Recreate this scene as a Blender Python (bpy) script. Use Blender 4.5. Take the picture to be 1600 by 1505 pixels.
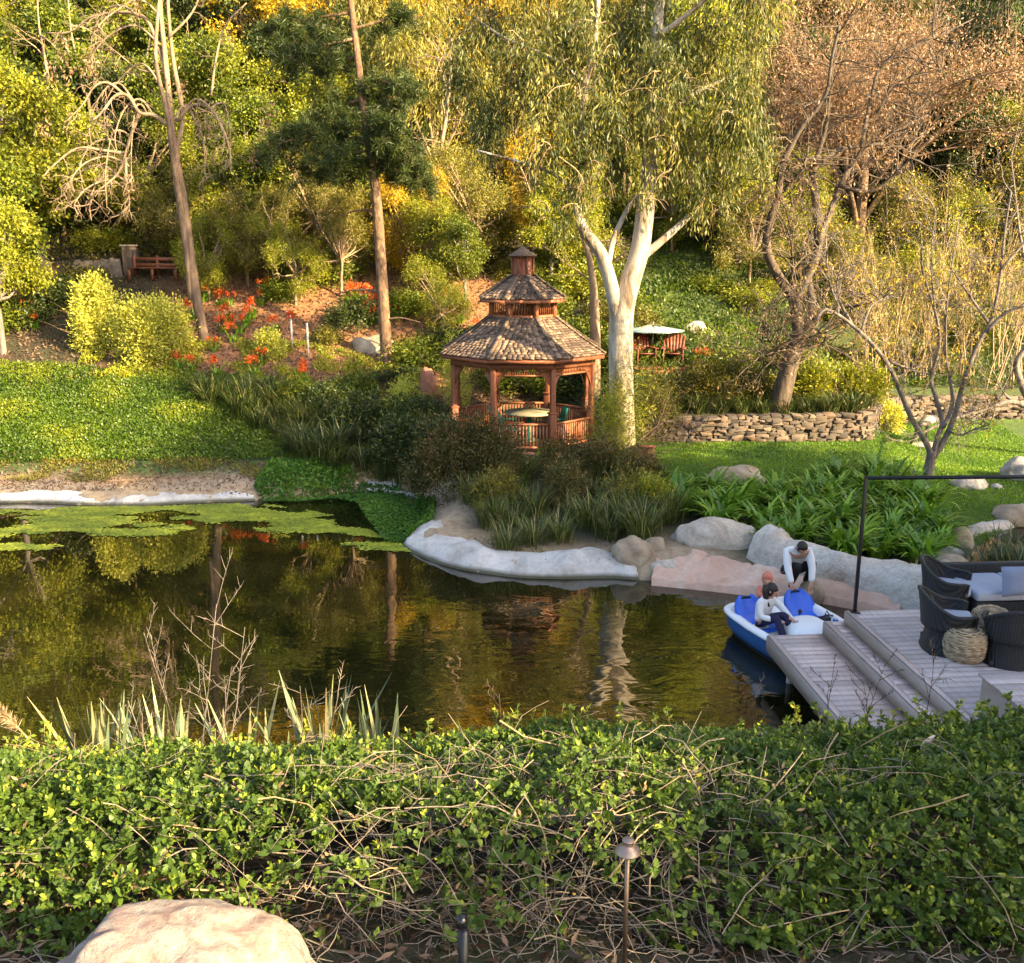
import bpy, math, random
import numpy as np
from mathutils import Vector, Matrix, noise as mnoise
for o in list(bpy.data.objects): bpy.data.objects.remove(o)
SC = bpy.context.scene
COL = SC.collection
R = math.radians
# ------------------------------------------------------------------ camera
CAM_H, PITCH, FPX = 6.0, 13.5, 1500.0
cam = bpy.data.objects.new('camera', bpy.data.cameras.new('camera'))
COL.objects.link(cam)
cam.location = (0, 0, CAM_H)
cam.rotation_euler = (R(90 - PITCH), 0, 0)
cam.data.sensor_fit = 'HORIZONTAL'
cam.data.sensor_width = 36
cam.data.lens = 36 * FPX / 1600
cam.data.clip_end = 2000
SC.camera = cam
# ------------------------------------------------------------------ light
SUN_V = Vector((0.77, -0.50, 0.42)).normalized()
SUN_EL = math.asin(SUN_V.z); SUN_AZ = math.atan2(SUN_V.x, SUN_V.y)
W = bpy.data.worlds.new('World'); SC.world = W; W.use_nodes = True
wn = W.node_tree
sky = wn.nodes.new('ShaderNodeTexSky'); sky.sky_type = 'NISHITA'; sky.sun_disc = False
sky.dust_density = 3.5; sky.ozone_density = .6; sky.sun_elevation = SUN_EL; sky.sun_rotation = SUN_AZ
wn.links.new(sky.outputs[0], wn.nodes['Background'].inputs[0])
wn.nodes['Background'].inputs[1].default_value = 0.125
sl = bpy.data.lights.new('sun', 'SUN'); sl.energy = 5.0; sl.angle = R(0.5); sl.color = (1.0, 0.77, 0.42)
so = bpy.data.objects.new('sun', sl); COL.objects.link(so)
so.rotation_euler = SUN_V.to_track_quat('Z', 'Y').to_euler()
SC.view_settings.view_transform = 'Standard'; SC.view_settings.look = 'None'
SC.view_settings.exposure = 2.15; SC.view_settings.gamma = 1
cy = SC.cycles
cy.max_bounces = 5; cy.diffuse_bounces = 3; cy.glossy_bounces = 2; cy.transmission_bounces = 3; cy.transparent_max_bounces = 6
cy.caustics_reflective = False; cy.caustics_refractive = False
cy.use_denoising = True
# ------------------------------------------------------------------ pixel helpers (photo pixels, 1600x1505)
_c, _s = math.cos(R(PITCH)), math.sin(R(PITCH))
def ray(px, py):
    a, b = (px - 800) / FPX, (752.5 - py) / FPX
    return np.array((a, _c + b * _s, -_s + b * _c))
def P(px, py, z):
    d = ray(px, py); t = (z - CAM_H) / d[2]
    return np.array((0, 0, CAM_H)) + d * t
def PY(px, py, Y):
    d = ray(px, py)
    return np.array((0, 0, CAM_H)) + d * (Y / d[1])
# ------------------------------------------------------------------ mesh building
class MB:
    def __init__(s): s.v = []; s.l = []; s.sz = []; s.a = []; s.n = 0
    def addq(s, V, Q, a=None):
        V = np.asarray(V, float).reshape(-1, 3); Q = np.asarray(Q, np.int64)
        s.v.append(V); s.l.append((Q + s.n).ravel()); s.sz.append(np.full(len(Q), Q.shape[1]))
        s.a.append(np.full(len(Q), .5) if a is None else np.broadcast_to(np.asarray(a, float), (len(Q),)))
        s.n += len(V)
    def add(s, V, F, a=.5):
        V = np.asarray(V, float).reshape(-1, 3)
        s.v.append(V); s.l.append(np.array([i + s.n for f in F for i in f])); s.sz.append(np.array([len(f) for f in F]))
        s.a.append(np.full(len(F), a)); s.n += len(V)
    def box(s, c, d, rz=0, M=None, a=.5):
        x, y, z = d[0] / 2, d[1] / 2, d[2] / 2
        V = np.array([(i, j, k) for k in (-z, z) for (i, j) in ((-x, -y), (x, -y), (x, y), (-x, y))])
        if M is not None: V = V @ np.array(M).T
        if rz:
            ca, sa = math.cos(rz), math.sin(rz); V = V @ np.array(((ca, sa, 0), (-sa, ca, 0), (0, 0, 1)))
        s.add(V + np.array(c), [(3, 2, 1, 0), (4, 5, 6, 7), (0, 1, 5, 4), (1, 2, 6, 5), (2, 3, 7, 6), (3, 0, 4, 7)], a)
    def bar(s, p, q, w, h=None, a=.5):
        p = Vector(p); q = Vector(q); d = q - p
        M = d.to_track_quat('Y', 'Z').to_matrix()
        s.box((p + q) / 2, (w, d.length, h or w), M=M, a=a)
    def tube(s, pts, rad, n=8, cap=True, a=.5):
        pts = np.asarray(pts, float); K = len(pts)
        rad = np.broadcast_to(np.asarray(rad, float), (K,))
        t = np.gradient(pts, axis=0); t /= np.linalg.norm(t, axis=1)[:, None] + 1e-9
        ref = np.array((0, 0, 1.)) if abs(t[:, 2]).mean() < .8 else np.array((1., 0, 0))
        nn = np.cross(t, ref); nn /= np.linalg.norm(nn, axis=1)[:, None] + 1e-9
        bb = np.cross(t, nn)
        an = np.arange(n) * 2 * math.pi / n
        V = pts[:, None] + rad[:, None, None] * (np.cos(an)[None, :, None] * nn[:, None] + np.sin(an)[None, :, None] * bb[:, None])
        F = [(i * n + j, i * n + (j + 1) % n, (i + 1) * n + (j + 1) % n, (i + 1) * n + j) for i in range(K - 1) for j in range(n)]
        if cap: F += [tuple(range(n - 1, -1, -1)), tuple((K - 1) * n + j for j in range(n))]
        s.add(V, F, a)
    def lathe(s, prof, n=24, c=(0, 0, 0), a=.5, wob=None):
        V = []
        for i, (r, z) in enumerate(prof):
            for j in range(n):
                t = 2 * math.pi * j / n; rr = r * (wob(i, t) if wob else 1)
                V.append((c[0] + rr * math.cos(t), c[1] + rr * math.sin(t), c[2] + z))
        K = len(prof)
        F = [(i * n + j, i * n + (j + 1) % n, (i + 1) * n + (j + 1) % n, (i + 1) * n + j) for i in range(K - 1) for j in range(n)]
        F += [tuple(range(n - 1, -1, -1)), tuple((K - 1) * n + j for j in range(n))]
        s.add(V, F, a)
    def grid(s, V, nu, nv, closed=False, a=.5):   # V: nu x nv points
        Q = [(i * nv + j, i * nv + (j + 1) % nv, (i + 1) * nv + (j + 1) % nv, (i + 1) * nv + j) for i in range(nu - 1) for j in range(nv if closed else nv - 1)]
        s.addq(np.asarray(V).reshape(-1, 3), Q, a)
    def build(s, name, mat, parent=None, smooth=False, world=False, bevel=0):
        me = bpy.data.meshes.new(name)
        V = np.concatenate(s.v); L = np.concatenate(s.l); S = np.concatenate(s.sz); A = np.concatenate(s.a)
        if world and parent is not None: V = V - np.array(parent.location)
        me.vertices.add(len(V)); me.vertices.foreach_set('co', V.astype(np.float32).ravel())
        me.loops.add(len(L)); me.loops.foreach_set('vertex_index', L.astype(np.int32))
        me.polygons.add(len(S)); me.polygons.foreach_set('loop_start', (np.cumsum(S) - S).astype(np.int32))
        at = me.attributes.new('v', 'FLOAT', 'FACE'); at.data.foreach_set('value', A.astype(np.float32))
        me.update(calc_edges=True)
        if smooth: me.polygons.foreach_set('use_smooth', np.ones(len(S), bool))
        if mat is not None: me.materials.append(mat)
        o = bpy.data.objects.new(name, me); COL.objects.link(o)
        if parent is not None: o.parent = parent
        if bevel:
            m = o.modifiers.new('bevel', 'BEVEL'); m.width = bevel; m.segments = 2; m.limit_method = 'ANGLE'
        return o
def tubes(mb, Pn, Rn, n=4, a=None):      # batch of polylines Pn (N,K,3), Rn (N,K)
    Pn = np.asarray(Pn, float); Rn = np.asarray(Rn, float)
    N, K, _ = Pn.shape
    t = np.gradient(Pn, axis=1); t /= np.linalg.norm(t, axis=2)[..., None] + 1e-9
    ref = np.where(np.abs(t[:, :, 2]).mean(1)[:, None] < .75, np.array((0, 0, 1.)), np.array((1., .2, 0)))[:, None]
    nn = np.cross(t, np.broadcast_to(ref, t.shape)); nn /= np.linalg.norm(nn, axis=2)[..., None] + 1e-9
    bb = np.cross(t, nn)
    an = np.arange(n) * 2 * math.pi / n
    V = Pn[:, :, None] + Rn[:, :, None, None] * (np.cos(an)[:, None] * nn[:, :, None] + np.sin(an)[:, None] * bb[:, :, None])
    i, j = np.meshgrid(np.arange(K - 1), np.arange(n), indexing='ij'); i = i.ravel(); j = j.ravel(); k = (j + 1) % n
    q = np.stack((i * n + j, i * n + k, (i + 1) * n + k, (i + 1) * n + j), 1)
    Q = (q[None] + (np.arange(N) * K * n)[:, None, None]).reshape(-1, 4)
    mb.addq(V, Q, None if a is None else np.repeat(a, len(q)))
def unit(v): return v / (np.linalg.norm(v, axis=-1)[..., None] + 1e-9)
def leaves(mb, C, D, L, Wd, rng, val, fold=.18):
    N = len(C); D = unit(D); L = np.broadcast_to(L, (N,))[:, None]; Wd = np.broadcast_to(Wd, (N,))[:, None]
    S = unit(np.cross(D, rng.normal(size=(N, 3)))); U = np.cross(D, S)
    m = C + D * L * .45 + U * Wd * fold
    V = np.stack((C, m + S * Wd * .5, C + D * L, m - S * Wd * .5), 1)
    mb.addq(V, np.arange(N * 4).reshape(N, 4), val)
def blades(mb, B, az, L, lean, Wd, droop, rng, val, K=5):
    """strap leaves: rise from B, lean outwards along az and arch over"""
    N = len(B); L = np.broadcast_to(L, (N,)); Wd = np.broadcast_to(Wd, (N,))
    u = np.linspace(0, 1, K)[None]
    ang = np.broadcast_to(lean, (N,))[:, None] + np.broadcast_to(droop, (N,))[:, None] * u ** 1.3      # angle from vertical along the blade
    ds = (L / (K - 1))[:, None]
    hx = np.cumsum(np.sin(ang) * ds, 1) - np.sin(ang) * ds; hz = np.cumsum(np.cos(ang) * ds, 1) - np.cos(ang) * ds
    ca, sa = np.cos(az)[:, None], np.sin(az)[:, None]
    C = B[:, None] + np.stack((hx * ca, hx * sa, hz), 2)
    side = np.stack((-sa * np.ones_like(hx), ca * np.ones_like(hx), np.zeros_like(hx)), 2)
    w = (Wd[:, None] * np.array([.6, 1, .95, .6, .06] if K == 5 else np.interp(np.linspace(0, 1, K), [0, .3, .7, 1], [.6, 1, .7, .05]))[None] * .5)[..., None]
    V = np.stack((C - side * w, C + side * w), 2).reshape(N, K * 2, 3)
    q = np.array([(2 * i, 2 * i + 1, 2 * i + 3, 2 * i + 2) for i in range(K - 1)])
    mb.addq(V, (q[None] + (np.arange(N) * K * 2)[:, None, None]).reshape(-1, 4), np.repeat(np.broadcast_to(val, (N,)), K - 1))
def grow(segs, tips, p, d, L, r, lvl, rng, droop=0., spread=.7, nch=3, jit=.18, short=.62, thin=.55, start=.25):
    K = 6; p = np.array(p, float); d = unit(np.array(d, float)); pts = [p.copy()]; st = L / (K - 1)
    for i in range(K - 1):
        d = unit(d + rng.normal(size=3) * jit + np.array((0, 0, -droop)) * (i + 1) / K)
        p = p + d * st; pts.append(p.copy())
    pts = np.array(pts); rr = np.linspace(r, r * (.45 if lvl > 0 else .3), K)
    segs.append((pts, rr))
    if lvl <= 0: tips.append((pts[-1], d)); tips.append((pts[3], d)); return
    for c in range(nch):
        u = start + (1 - start) * (c + rng.random()) / nch; f = u * (K - 1); i = min(int(f), K - 2)
        q = pts[i] + (pts[i + 1] - pts[i]) * (f - i); dd = unit(pts[i + 1] - pts[i])
        nd = unit(dd + unit(rng.normal(size=3)) * spread * 1.15)
        grow(segs, tips, q, nd, L * short * (.7 + .6 * rng.random()), max(r * thin * (1 - .35 * u), .004), lvl - 1, rng, droop, spread, nch, jit, short, thin, start)
def seg_mesh(mb, segs, n=5, nthin=3, thr=.02):
    a = [s for s in segs if s[1][0] > thr]; b = [s for s in segs if s[1][0] <= thr]
    if a: tubes(mb, [s[0] for s in a], [s[1] for s in a], n)
    if b: tubes(mb, [s[0] for s in b], [s[1] for s in b], nthin)
def spline(pts, m=6):
    """Catmull-Rom through rows of pts"""
    pts = np.asarray(pts, float); e = np.vstack((2 * pts[0] - pts[1], pts, 2 * pts[-1] - pts[-2])); out = []
    for i in range(1, len(e) - 2):
        for k in range(m):
            t = k / m; a, b, c, d = e[i - 1], e[i], e[i + 1], e[i + 2]
            out.append(.5 * (2 * b + (c - a) * t + (2 * a - 5 * b + 4 * c - d) * t * t + (3 * b - a - 3 * c + d) * t ** 3))
    out.append(pts[-1]); return np.array(out)
# ------------------------------------------------------------------ things
def T(name, label, cat, loc=(0, 0, 0), rz=0, group=None):
    o = bpy.data.objects.new(name, None); COL.objects.link(o); o.location = tuple(float(x) for x in loc); o.rotation_euler = (0, 0, rz)
    o.empty_display_size = .2
    return tag(o, label, cat, group)
def tag(o, label, cat, group=None, kind=None):
    if label: o['label'] = label
    if cat: o['category'] = cat
    if group: o['group'] = group
    if kind: o['kind'] = kind
    return o
def struct(o, kind='structure'): o['kind'] = kind; return o
def dup(root, loc, rz=0, s=1., label=None, group=None, mats=None):
    r = root.copy(); COL.objects.link(r); r.location = tuple(float(x) for x in loc); r.rotation_euler = (0, 0, rz); r.scale = (s, s, s) if not hasattr(s, '__len__') else s
    if label: r['label'] = label
    if group: r['group'] = group
    for ch in list(root.children):
        c = ch.copy(); COL.objects.link(c); c.parent = r
        if mats and ch.name.split('.')[0] in mats:
            c.material_slots[0].link = 'OBJECT'; c.material_slots[0].material = mats[ch.name.split('.')[0]]
        for g in list(ch.children):
            d = g.copy(); COL.objects.link(d); d.parent = c
    return r
# ------------------------------------------------------------------ materials
class NT:
    def __init__(s, name):
        s.m = bpy.data.materials.new(name); s.m.use_nodes = True; s.t = s.m.node_tree; s.b = s.t.nodes['Principled BSDF']; s.out = s.t.nodes['Material Output']
    def n(s, typ, **kw):
        x = s.t.nodes.new('ShaderNode' + typ)
        for k, v in kw.items(): setattr(x, k, v)
        return x
    def l(s, a, b): s.t.links.new(a, b)
    def ramp(s, fac, cols, pos=None):
        r = s.n('ValToRGB'); e = r.color_ramp.elements
        pos = pos or [i / (len(cols) - 1) for i in range(len(cols))]
        while len(e) < len(cols): e.new(.5)
        for i, c in enumerate(cols): e[i].position = pos[i]; e[i].color = (*c, 1)
        if fac is not None: s.l(fac, r.inputs[0])
        return r.outputs[0]
    def noise(s, scale, detail=4, rough=.6, coord='Object', stretch=None, dist=0):
        tc = s.n('TexCoord'); src = tc.outputs[coord]
        if stretch:
            mp = s.n('Mapping'); mp.inputs['Scale'].default_value = stretch; s.l(src, mp.inputs[0]); src = mp.outputs[0]
        x = s.n('TexNoise'); x.inputs['Scale'].default_value = scale; x.inputs['Detail'].default_value = detail; x.inputs['Roughness'].default_value = rough; x.inputs['Distortion'].default_value = dist
        s.l(src, x.inputs['Vector']); return x.outputs['Fac']
    def mix(s, f, a, b, typ='MIX'):
        x = s.n('Mix', data_type='RGBA', blend_type=typ)
        for k, v in ((0, f), (6, a), (7, b)):
            if isinstance(v, (int, float)): x.inputs[k].default_value = v
            elif isinstance(v, tuple): x.inputs[k].default_value = (*v, 1)
            else: s.l(v, x.inputs[k])
        return x.outputs[2]
    def bump(s, h, strength=.5, dist=.02):
        b = s.n('Bump'); b.inputs['Strength'].default_value = strength; b.inputs['Distance'].default_value = dist
        s.l(h, b.inputs['Height']); s.l(b.outputs[0], s.b.inputs['Normal'])
    def attr(s, name='v'): x = s.n('Attribute'); x.attribute_name = name; return x.outputs['Fac']
    def col(s, c):
        if isinstance(c, tuple): s.b.inputs['Base Color'].default_value = (*c, 1)
        else: s.l(c, s.b.inputs['Base Color'])
        return s
    def rough(s, r): s.b.inputs['Roughness'].default_value = r; return s
def leaf_mat(name, cols, trans=.26, rough=.5, pos=None, spec=.35, vary=.12):
    k = NT(name); c = k.ramp(k.attr(), cols, pos)
    oi = k.n('ObjectInfo'); hs = k.n('HueSaturation')
    mr = k.n('MapRange'); mr.inputs['To Min'].default_value = 1 - vary * 2; mr.inputs['To Max'].default_value = 1 + vary * 2
    k.l(oi.outputs['Random'], mr.inputs['Value']); k.l(mr.outputs[0], hs.inputs['Value']); k.l(c, hs.inputs['Color']); c = hs.outputs[0]
    k.col(c).rough(rough); k.b.inputs['Specular IOR Level'].default_value = spec
    tr = k.n('BsdfTranslucent'); k.l(k.mix(.5, c, k.mix(1., c, (1.5, 1.5, .6), 'MULTIPLY')), tr.inputs[0])
    mx = k.n('MixShader'); mx.inputs[0].default_value = trans; k.l(k.b.outputs[0], mx.inputs[1]); k.l(tr.outputs[0], mx.inputs[2]); k.l(mx.outputs[0], k.out.inputs[0])
    return k.m
def bark_mat(name, cols, scale=6, stretch=(1, 1, .25), rough=.85, bump=.6, dist=.03, pos=None):
    k = NT(name); f = k.noise(scale, 6, .65, stretch=stretch, dist=.6)
    k.col(k.ramp(f, cols, pos or list(np.linspace(.3, .7, len(cols))))).rough(rough); k.bump(k.noise(scale * 2.2, 6, .7, stretch=stretch), bump, dist); return k.m
def rock_mat(name, cols, scale=1.6, rough=.85, bump=.5, warp=.8, pos=None, dist=.05):
    k = NT(name); f = k.noise(scale, 8, .62, dist=warp); f2 = k.noise(scale * 9, 6, .7)
    c = k.ramp(f, cols, pos or list(np.linspace(.32, .68, len(cols))))
    c = k.mix(k.ramp(f2, [(0, 0, 0), (.45, .45, .45)], [.45, .75]), c, (.16, .13, .10))
    k.col(c).rough(rough); k.bump(k.noise(scale * 5, 10, .7), bump, dist); return k.m
def plain(name, c, rough=.6, metal=0, bump=0, bscale=60, vary=.0):
    k = NT(name); k.rough(rough); k.b.inputs['Metallic'].default_value = metal
    if vary:
        f = k.noise(5, 5, .6); k.col(k.mix(k.ramp(f, [(0, 0, 0), (1, 1, 1)], [.3, .7]), tuple(x * (1 - vary) for x in c), tuple(min(1, x * (1 + vary)) for x in c)))
    else: k.col(c)
    if bump: k.bump(k.noise(bscale, 4, .6), bump, .01)
    return k.m
def wood_mat(name, c1, c2, stretch=(1, 14, 14), scale=3, rough=.6):
    k = NT(name); f = k.noise(scale, 5, .6, stretch=stretch); k.col(k.ramp(f, [c1, c2], [.3, .7])).rough(rough); k.bump(f, .2, .005); return k.m
def tint_mat(name, cols, rough=.8, nscale=18, bump=.4, dist=.01, pos=None):
    """colour by each face's own random value plus grain"""
    k = NT(name); c = k.ramp(k.attr(), cols, pos); f = k.noise(nscale, 6, .65)
    c = k.mix(k.ramp(f, [(0, 0, 0), (.55, .55, .55)], [.4, .75]), c, k.mix(1., c, (.45, .42, .4), 'MULTIPLY'))
    k.col(c).rough(rough); k.bump(f, bump, dist); return k.m
M = {}
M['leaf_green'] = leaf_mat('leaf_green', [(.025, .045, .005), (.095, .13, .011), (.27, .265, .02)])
M['leaf_lime'] = leaf_mat('leaf_lime', [(.07, .095, .009), (.22, .24, .016), (.46, .41, .028)])
M['leaf_gold'] = leaf_mat('leaf_gold', [(.17, .14, .01), (.46, .31, .018), (.72, .46, .03)])
M['leaf_olive'] = leaf_mat('leaf_olive', [(.045, .052, .01), (.15, .14, .022), (.34, .28, .045)])
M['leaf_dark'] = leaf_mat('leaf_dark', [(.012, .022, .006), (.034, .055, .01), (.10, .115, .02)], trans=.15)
M['leaf_brown'] = leaf_mat('leaf_brown', [(.14, .08, .045), (.27, .16, .09), (.40, .25, .15)], trans=.25)
M['leaf_euc'] = leaf_mat('leaf_euc', [(.022, .034, .008), (.075, .09, .017), (.24, .215, .04), (.38, .24, .09)], pos=[0, .5, .86, 1])
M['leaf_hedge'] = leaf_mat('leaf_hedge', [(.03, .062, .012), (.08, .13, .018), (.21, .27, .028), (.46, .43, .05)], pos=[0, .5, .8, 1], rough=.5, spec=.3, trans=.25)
M['leaf_red'] = leaf_mat('leaf_red', [(.022, .03, .008), (.07, .075, .018), (.14, .105, .03), (.30, .12, .04)], pos=[0, .4, .75, 1])
M['leaf_pale'] = leaf_mat('leaf_pale', [(.30, .32, .045), (.52, .51, .07), (.72, .66, .13)])
M['leaf_cover'] = leaf_mat('leaf_cover', [(.022, .052, .005), (.075, .13, .009), (.25, .27, .018)], rough=.45)
M['leaf_water'] = leaf_mat('leaf_water', [(.025, .075, .01), (.07, .18, .018), (.19, .30, .03)])
M['blade_dark'] = leaf_mat('blade_dark', [(.014, .03, .006), (.04, .065, .012), (.09, .11, .022), (.30, .26, .13)], pos=[0, .5, .85, 1], trans=.2)
M['blade_olive'] = leaf_mat('blade_olive', [(.03, .055, .012), (.085, .12, .022), (.18, .185, .045), (.42, .36, .17)], pos=[0, .5, .82, 1], trans=.25)
M['blade_green'] = leaf_mat('blade_green', [(.055, .13, .012), (.13, .26, .02), (.28, .40, .04)], rough=.38, spec=.5, trans=.25)
M['blade_flax'] = leaf_mat('blade_flax', [(0.120, 0.168, 0.090), (0.228, 0.276, 0.144), (0.408, 0.336, 0.168)], trans=.15)
M['blade_dry'] = leaf_mat('blade_dry', [(0.220, 0.154, 0.077), (0.418, 0.308, 0.165), (0.572, 0.440, 0.264)], trans=.2)
M['grass_lawn'] = leaf_mat('grass_lawn', [(0.050, 0.124, 0.008), (0.108, 0.214, 0.012), (0.216, 0.314, 0.018)], trans=.3)
M['petal'] = leaf_mat('petal', [(0.450, 0.050, 0.008), (0.700, 0.100, 0.015), (0.800, 0.200, 0.030)], trans=.25)
M['dead_leaf'] = leaf_mat('dead_leaf', [(.10, .065, .03), (.20, .14, .07), (.30, .23, .13)], trans=.15)
M['litter'] = leaf_mat('litter', [(.05, .03, .018), (.12, .07, .04), (.25, .17, .11)], trans=.05)
M['bark_euc'] = bark_mat('bark_euc', [(.14, .09, .055), (.33, .27, .20), (.47, .42, .35)], 2.4, (1, 1, .28), .75, .8, .05, [.40, .50, .66])
M['bark_pine'] = bark_mat('bark_pine', [(.05, .03, .018), (.17, .10, .055), (.33, .21, .125)], 9, (1, 1, .4), .9, 1.0, .05)
M['bark_pale'] = bark_mat('bark_pale', [(.13, .085, .05), (.26, .18, .11), (.40, .30, .19)], 5)
M['bark_grey'] = bark_mat('bark_grey', [(.07, .055, .045), (.16, .13, .11), (.27, .23, .19)], 7)
M['bark_dark'] = bark_mat('bark_dark', [(.03, .022, .016), (.09, .065, .045), (.17, .12, .08)], 7)
M['bark_brown'] = bark_mat('bark_brown', [(.05, .032, .02), (.13, .085, .055), (.22, .15, .10)], 6)
M['twig'] = bark_mat('twig', [(.16, .12, .085), (.32, .26, .19)], 12)
M['twig_tan'] = bark_mat('twig_tan', [(.24, .16, .08), (.42, .30, .16)], 12)
M['twig_brown'] = bark_mat('twig_brown', [(.12, .075, .04), (.27, .17, .10)], 12)
# ------------------------------------------------------------------ terrain
def sstep(a, b, x): t = np.clip((np.asarray(x, float) - a) / (b - a), 0, 1); return t * t * (3 - 2 * t)
POND_PX = [(0, 786), (120, 788), (200, 790), (300, 786), (400, 782), (480, 779), (560, 772), (630, 776), (668, 800), (664, 824), (634, 850), (660, 868), (720, 888), (800, 900), (880, 903), (960, 902), (1030, 908), (1100, 913), (1180, 921), (1260, 931), (1330, 942), (1400, 956)]
FAR_SHORE = [np.array((-32, 22.4, 0)), np.array((-20, 22.3, 0))] + [P(x, y, 0) for x, y in POND_PX]
NEAR_SHORE = [(9.2, 13.2), (9.0, 11), (6.0, 9.7), (3, 9.5), (0, 9.6), (-5, 9.5), (-12, 9.3), (-32, 9)]
shore = spline(np.array(FAR_SHORE)[:, :2], 5)
POLY = np.vstack((shore, np.array(NEAR_SHORE)))
STREAM_PX = [(1466, 896), (1490, 862), (1520, 838), (1545, 824), (1600, 812), (1700, 806), (1700, 880), (1600, 905), (1540, 912)]
SZ = .33
SPOLY = np.array([P(x, y, SZ)[:2] for x, y in STREAM_PX])
def sdist(poly, X, Y):
    """signed distance, negative inside"""
    p = np.stack((np.ravel(X), np.ravel(Y)), 1); d = np.full(len(p), 1e9); ins = np.zeros(len(p), bool)
    for a, b in zip(poly, np.roll(poly, -1, 0)):
        e = b - a; w = p - a; t = np.clip((w @ e) / (e @ e + 1e-12), 0, 1)
        d = np.minimum(d, np.hypot(*(w - t[:, None] * e).T))
        c = (a[1] > p[:, 1]) != (b[1] > p[:, 1])
        with np.errstate(divide='ignore', invalid='ignore'): xi = (b[0] - a[0]) * (p[:, 1] - a[1]) / (b[1] - a[1]) + a[0]
        ins ^= c & (p[:, 0] < xi)
    return np.where(ins, -d, d).reshape(np.shape(X))
FARY = [60, 90, 130, 180]; FARZ = [18, 37, 62, 80]
def wall_shift(x): return 3.2 * sstep(9.4, 11.6, x)
def h(x, y):
    x = np.asarray(x, float); y = np.asarray(y, float)
    left = np.interp(y, [22, 24, 27, 30, 33, 36, 40] + FARY, [.1, .35, 1.1, 2.0, 3.2, 4.5, 6.5] + FARZ)
    cen = np.interp(y, [15, 18, 19.5, 22, 24, 29, 31, 36, 40] + FARY, [.1, .2, .35, .6, .75, .85, 1.7, 4.2, 6.3] + FARZ)
    ys = y - wall_shift(x) * sstep(21, 25, y)
    rgt = np.interp(ys, [15, 17, 19, 22, 25.55, 25.75, 29, 36, 40] + FARY, [.1, .35, .5, .7, 1.0, 1.66, 2.0, 4.6, 6.3] + FARZ)
    rgt0 = np.interp(ys, [15, 17, 19, 22, 25.55, 29, 36, 40] + FARY, [.1, .35, .5, .7, 1.0, 2.0, 4.6, 6.3] + FARZ)
    rgt = np.where(x > 3.1, rgt, rgt0)
    z = left + (cen - left) * sstep(-8, -2.5, x); z = z + (rgt - z) * sstep(1.5, 3.2, x)
    near = np.interp(y, [-30, 3, 4.4, 5.2, 7, 8.6, 9.6], [2.7, 2.45, 2.3, 2.1, 1.25, .45, .1])
    z = np.where(y < 12.5, near, z)
    z = z + .10 * np.sin(x * .9 + y * .7) * np.sin(y * 1.1 - x * .4) * sstep(28, 34, y)
    d = sdist(POLY, x, y)
    z = np.where(d > 0, np.minimum(z, .06 + .55 * d), np.maximum(-.9, d * .8))
    ds = sdist(SPOLY, x, y); z = np.where(ds < .6, np.minimum(z, SZ + .12 + np.maximum(ds, -1) * .45), z)
    return z
def hz(x, y): return float(h(np.array([x]), np.array([y]))[0])
def G(px, py):
    """where the view ray of a photo pixel meets the ground"""
    d = ray(px, py); t = np.arange(12, 130, .05); q = np.array((0, 0, CAM_H)) + d * t[:, None]
    below = np.where(q[:, 2] <= h(q[:, 0], q[:, 1]))[0]
    return q[below[0]] if len(below) else q[-1]
def axis(segs): return np.unique(np.concatenate([np.arange(a, b, s) for a, b, s in segs]))
gx = axis([(-240, -60, 12), (-60, -20, 1.5), (-20, 16, .22), (16, 60, 1.5), (60, 241, 12)])
gy = axis([(-60, -4, 6), (-4, 34, .22), (34, 48, .5), (48, 90, 2), (90, 261, 8)])
# the two faces of the retaining step need their own grid lines
gy = np.unique(np.concatenate((gy, [25.54, 25.76])))
X, Y = np.meshgrid(gx, gy, indexing='ij'); Z = h(X, Y)
PD = sdist(POLY, X, Y)
LAWN_POLY = np.array([P(985, 725, .8)[:2], P(1050, 770, .6)[:2], P(1200, 790, .6)[:2], P(1420, 790, .6)[:2], P(1500, 845, .5)[:2], P(1600, 818, .5)[:2], (16, 18), (16, 28.8), (11.6, 28.7), (9.6, 25.5), (3.1, 25.5)])
lawn = sstep(.3, -.3, sdist(LAWN_POLY, X, Y))
sand = sstep(1.9, .7, PD) * sstep(14, 15, Y) * (1 - sstep(3.5, 5, X)); sand = np.where(PD < 0, 0, sand)
mulch = sstep(29.5, 31, Y) * sstep(38.5, 37, Y) * sstep(-14, -11, X) * (1 - sstep(-1, 1.5, X))
mulch = np.maximum(mulch, .8 * sstep(24.3, 23.6, Y) * sstep(22.5, 22.9, Y) * (1 - sstep(-9, -5, X)))
slope = sstep(29.8, 29, Y) * sstep(23.6, 24.4, Y) * (1 - sstep(-4, -2.5, X))
hillg = sstep(26, 29, Y) * sstep(3, 5, X)
g = MB(); g.grid(np.stack((X, Y, Z), -1), len(gx), len(gy))
k = NT('ground_material'); n1 = k.noise(.7, 6, .65); n2 = k.noise(6, 6, .7); n3 = k.noise(38, 3, .6)
base = k.mix(k.ramp(n1, [(0, 0, 0), (1, 1, 1)], [.4, .6]), (.040, .028, .014), (.042, .044, .014))
for nm, c1, c2 in (('slope', (.03, .06, .01), (.06, .10, .015)), ('hillg', (.035, .065, .012), (.10, .12, .02)), ('mulch', (.17, .075, .03), (.36, .17, .075)), ('sand', (.26, .18, .11), (.42, .33, .22)), ('lawn', (.035, .075, .008), (.085, .13, .016))):
    base = k.mix(k.attr(nm), base, k.mix(k.ramp(n2, [(0, 0, 0), (1, 1, 1)], [.35, .65]), c1, c2))
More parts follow.
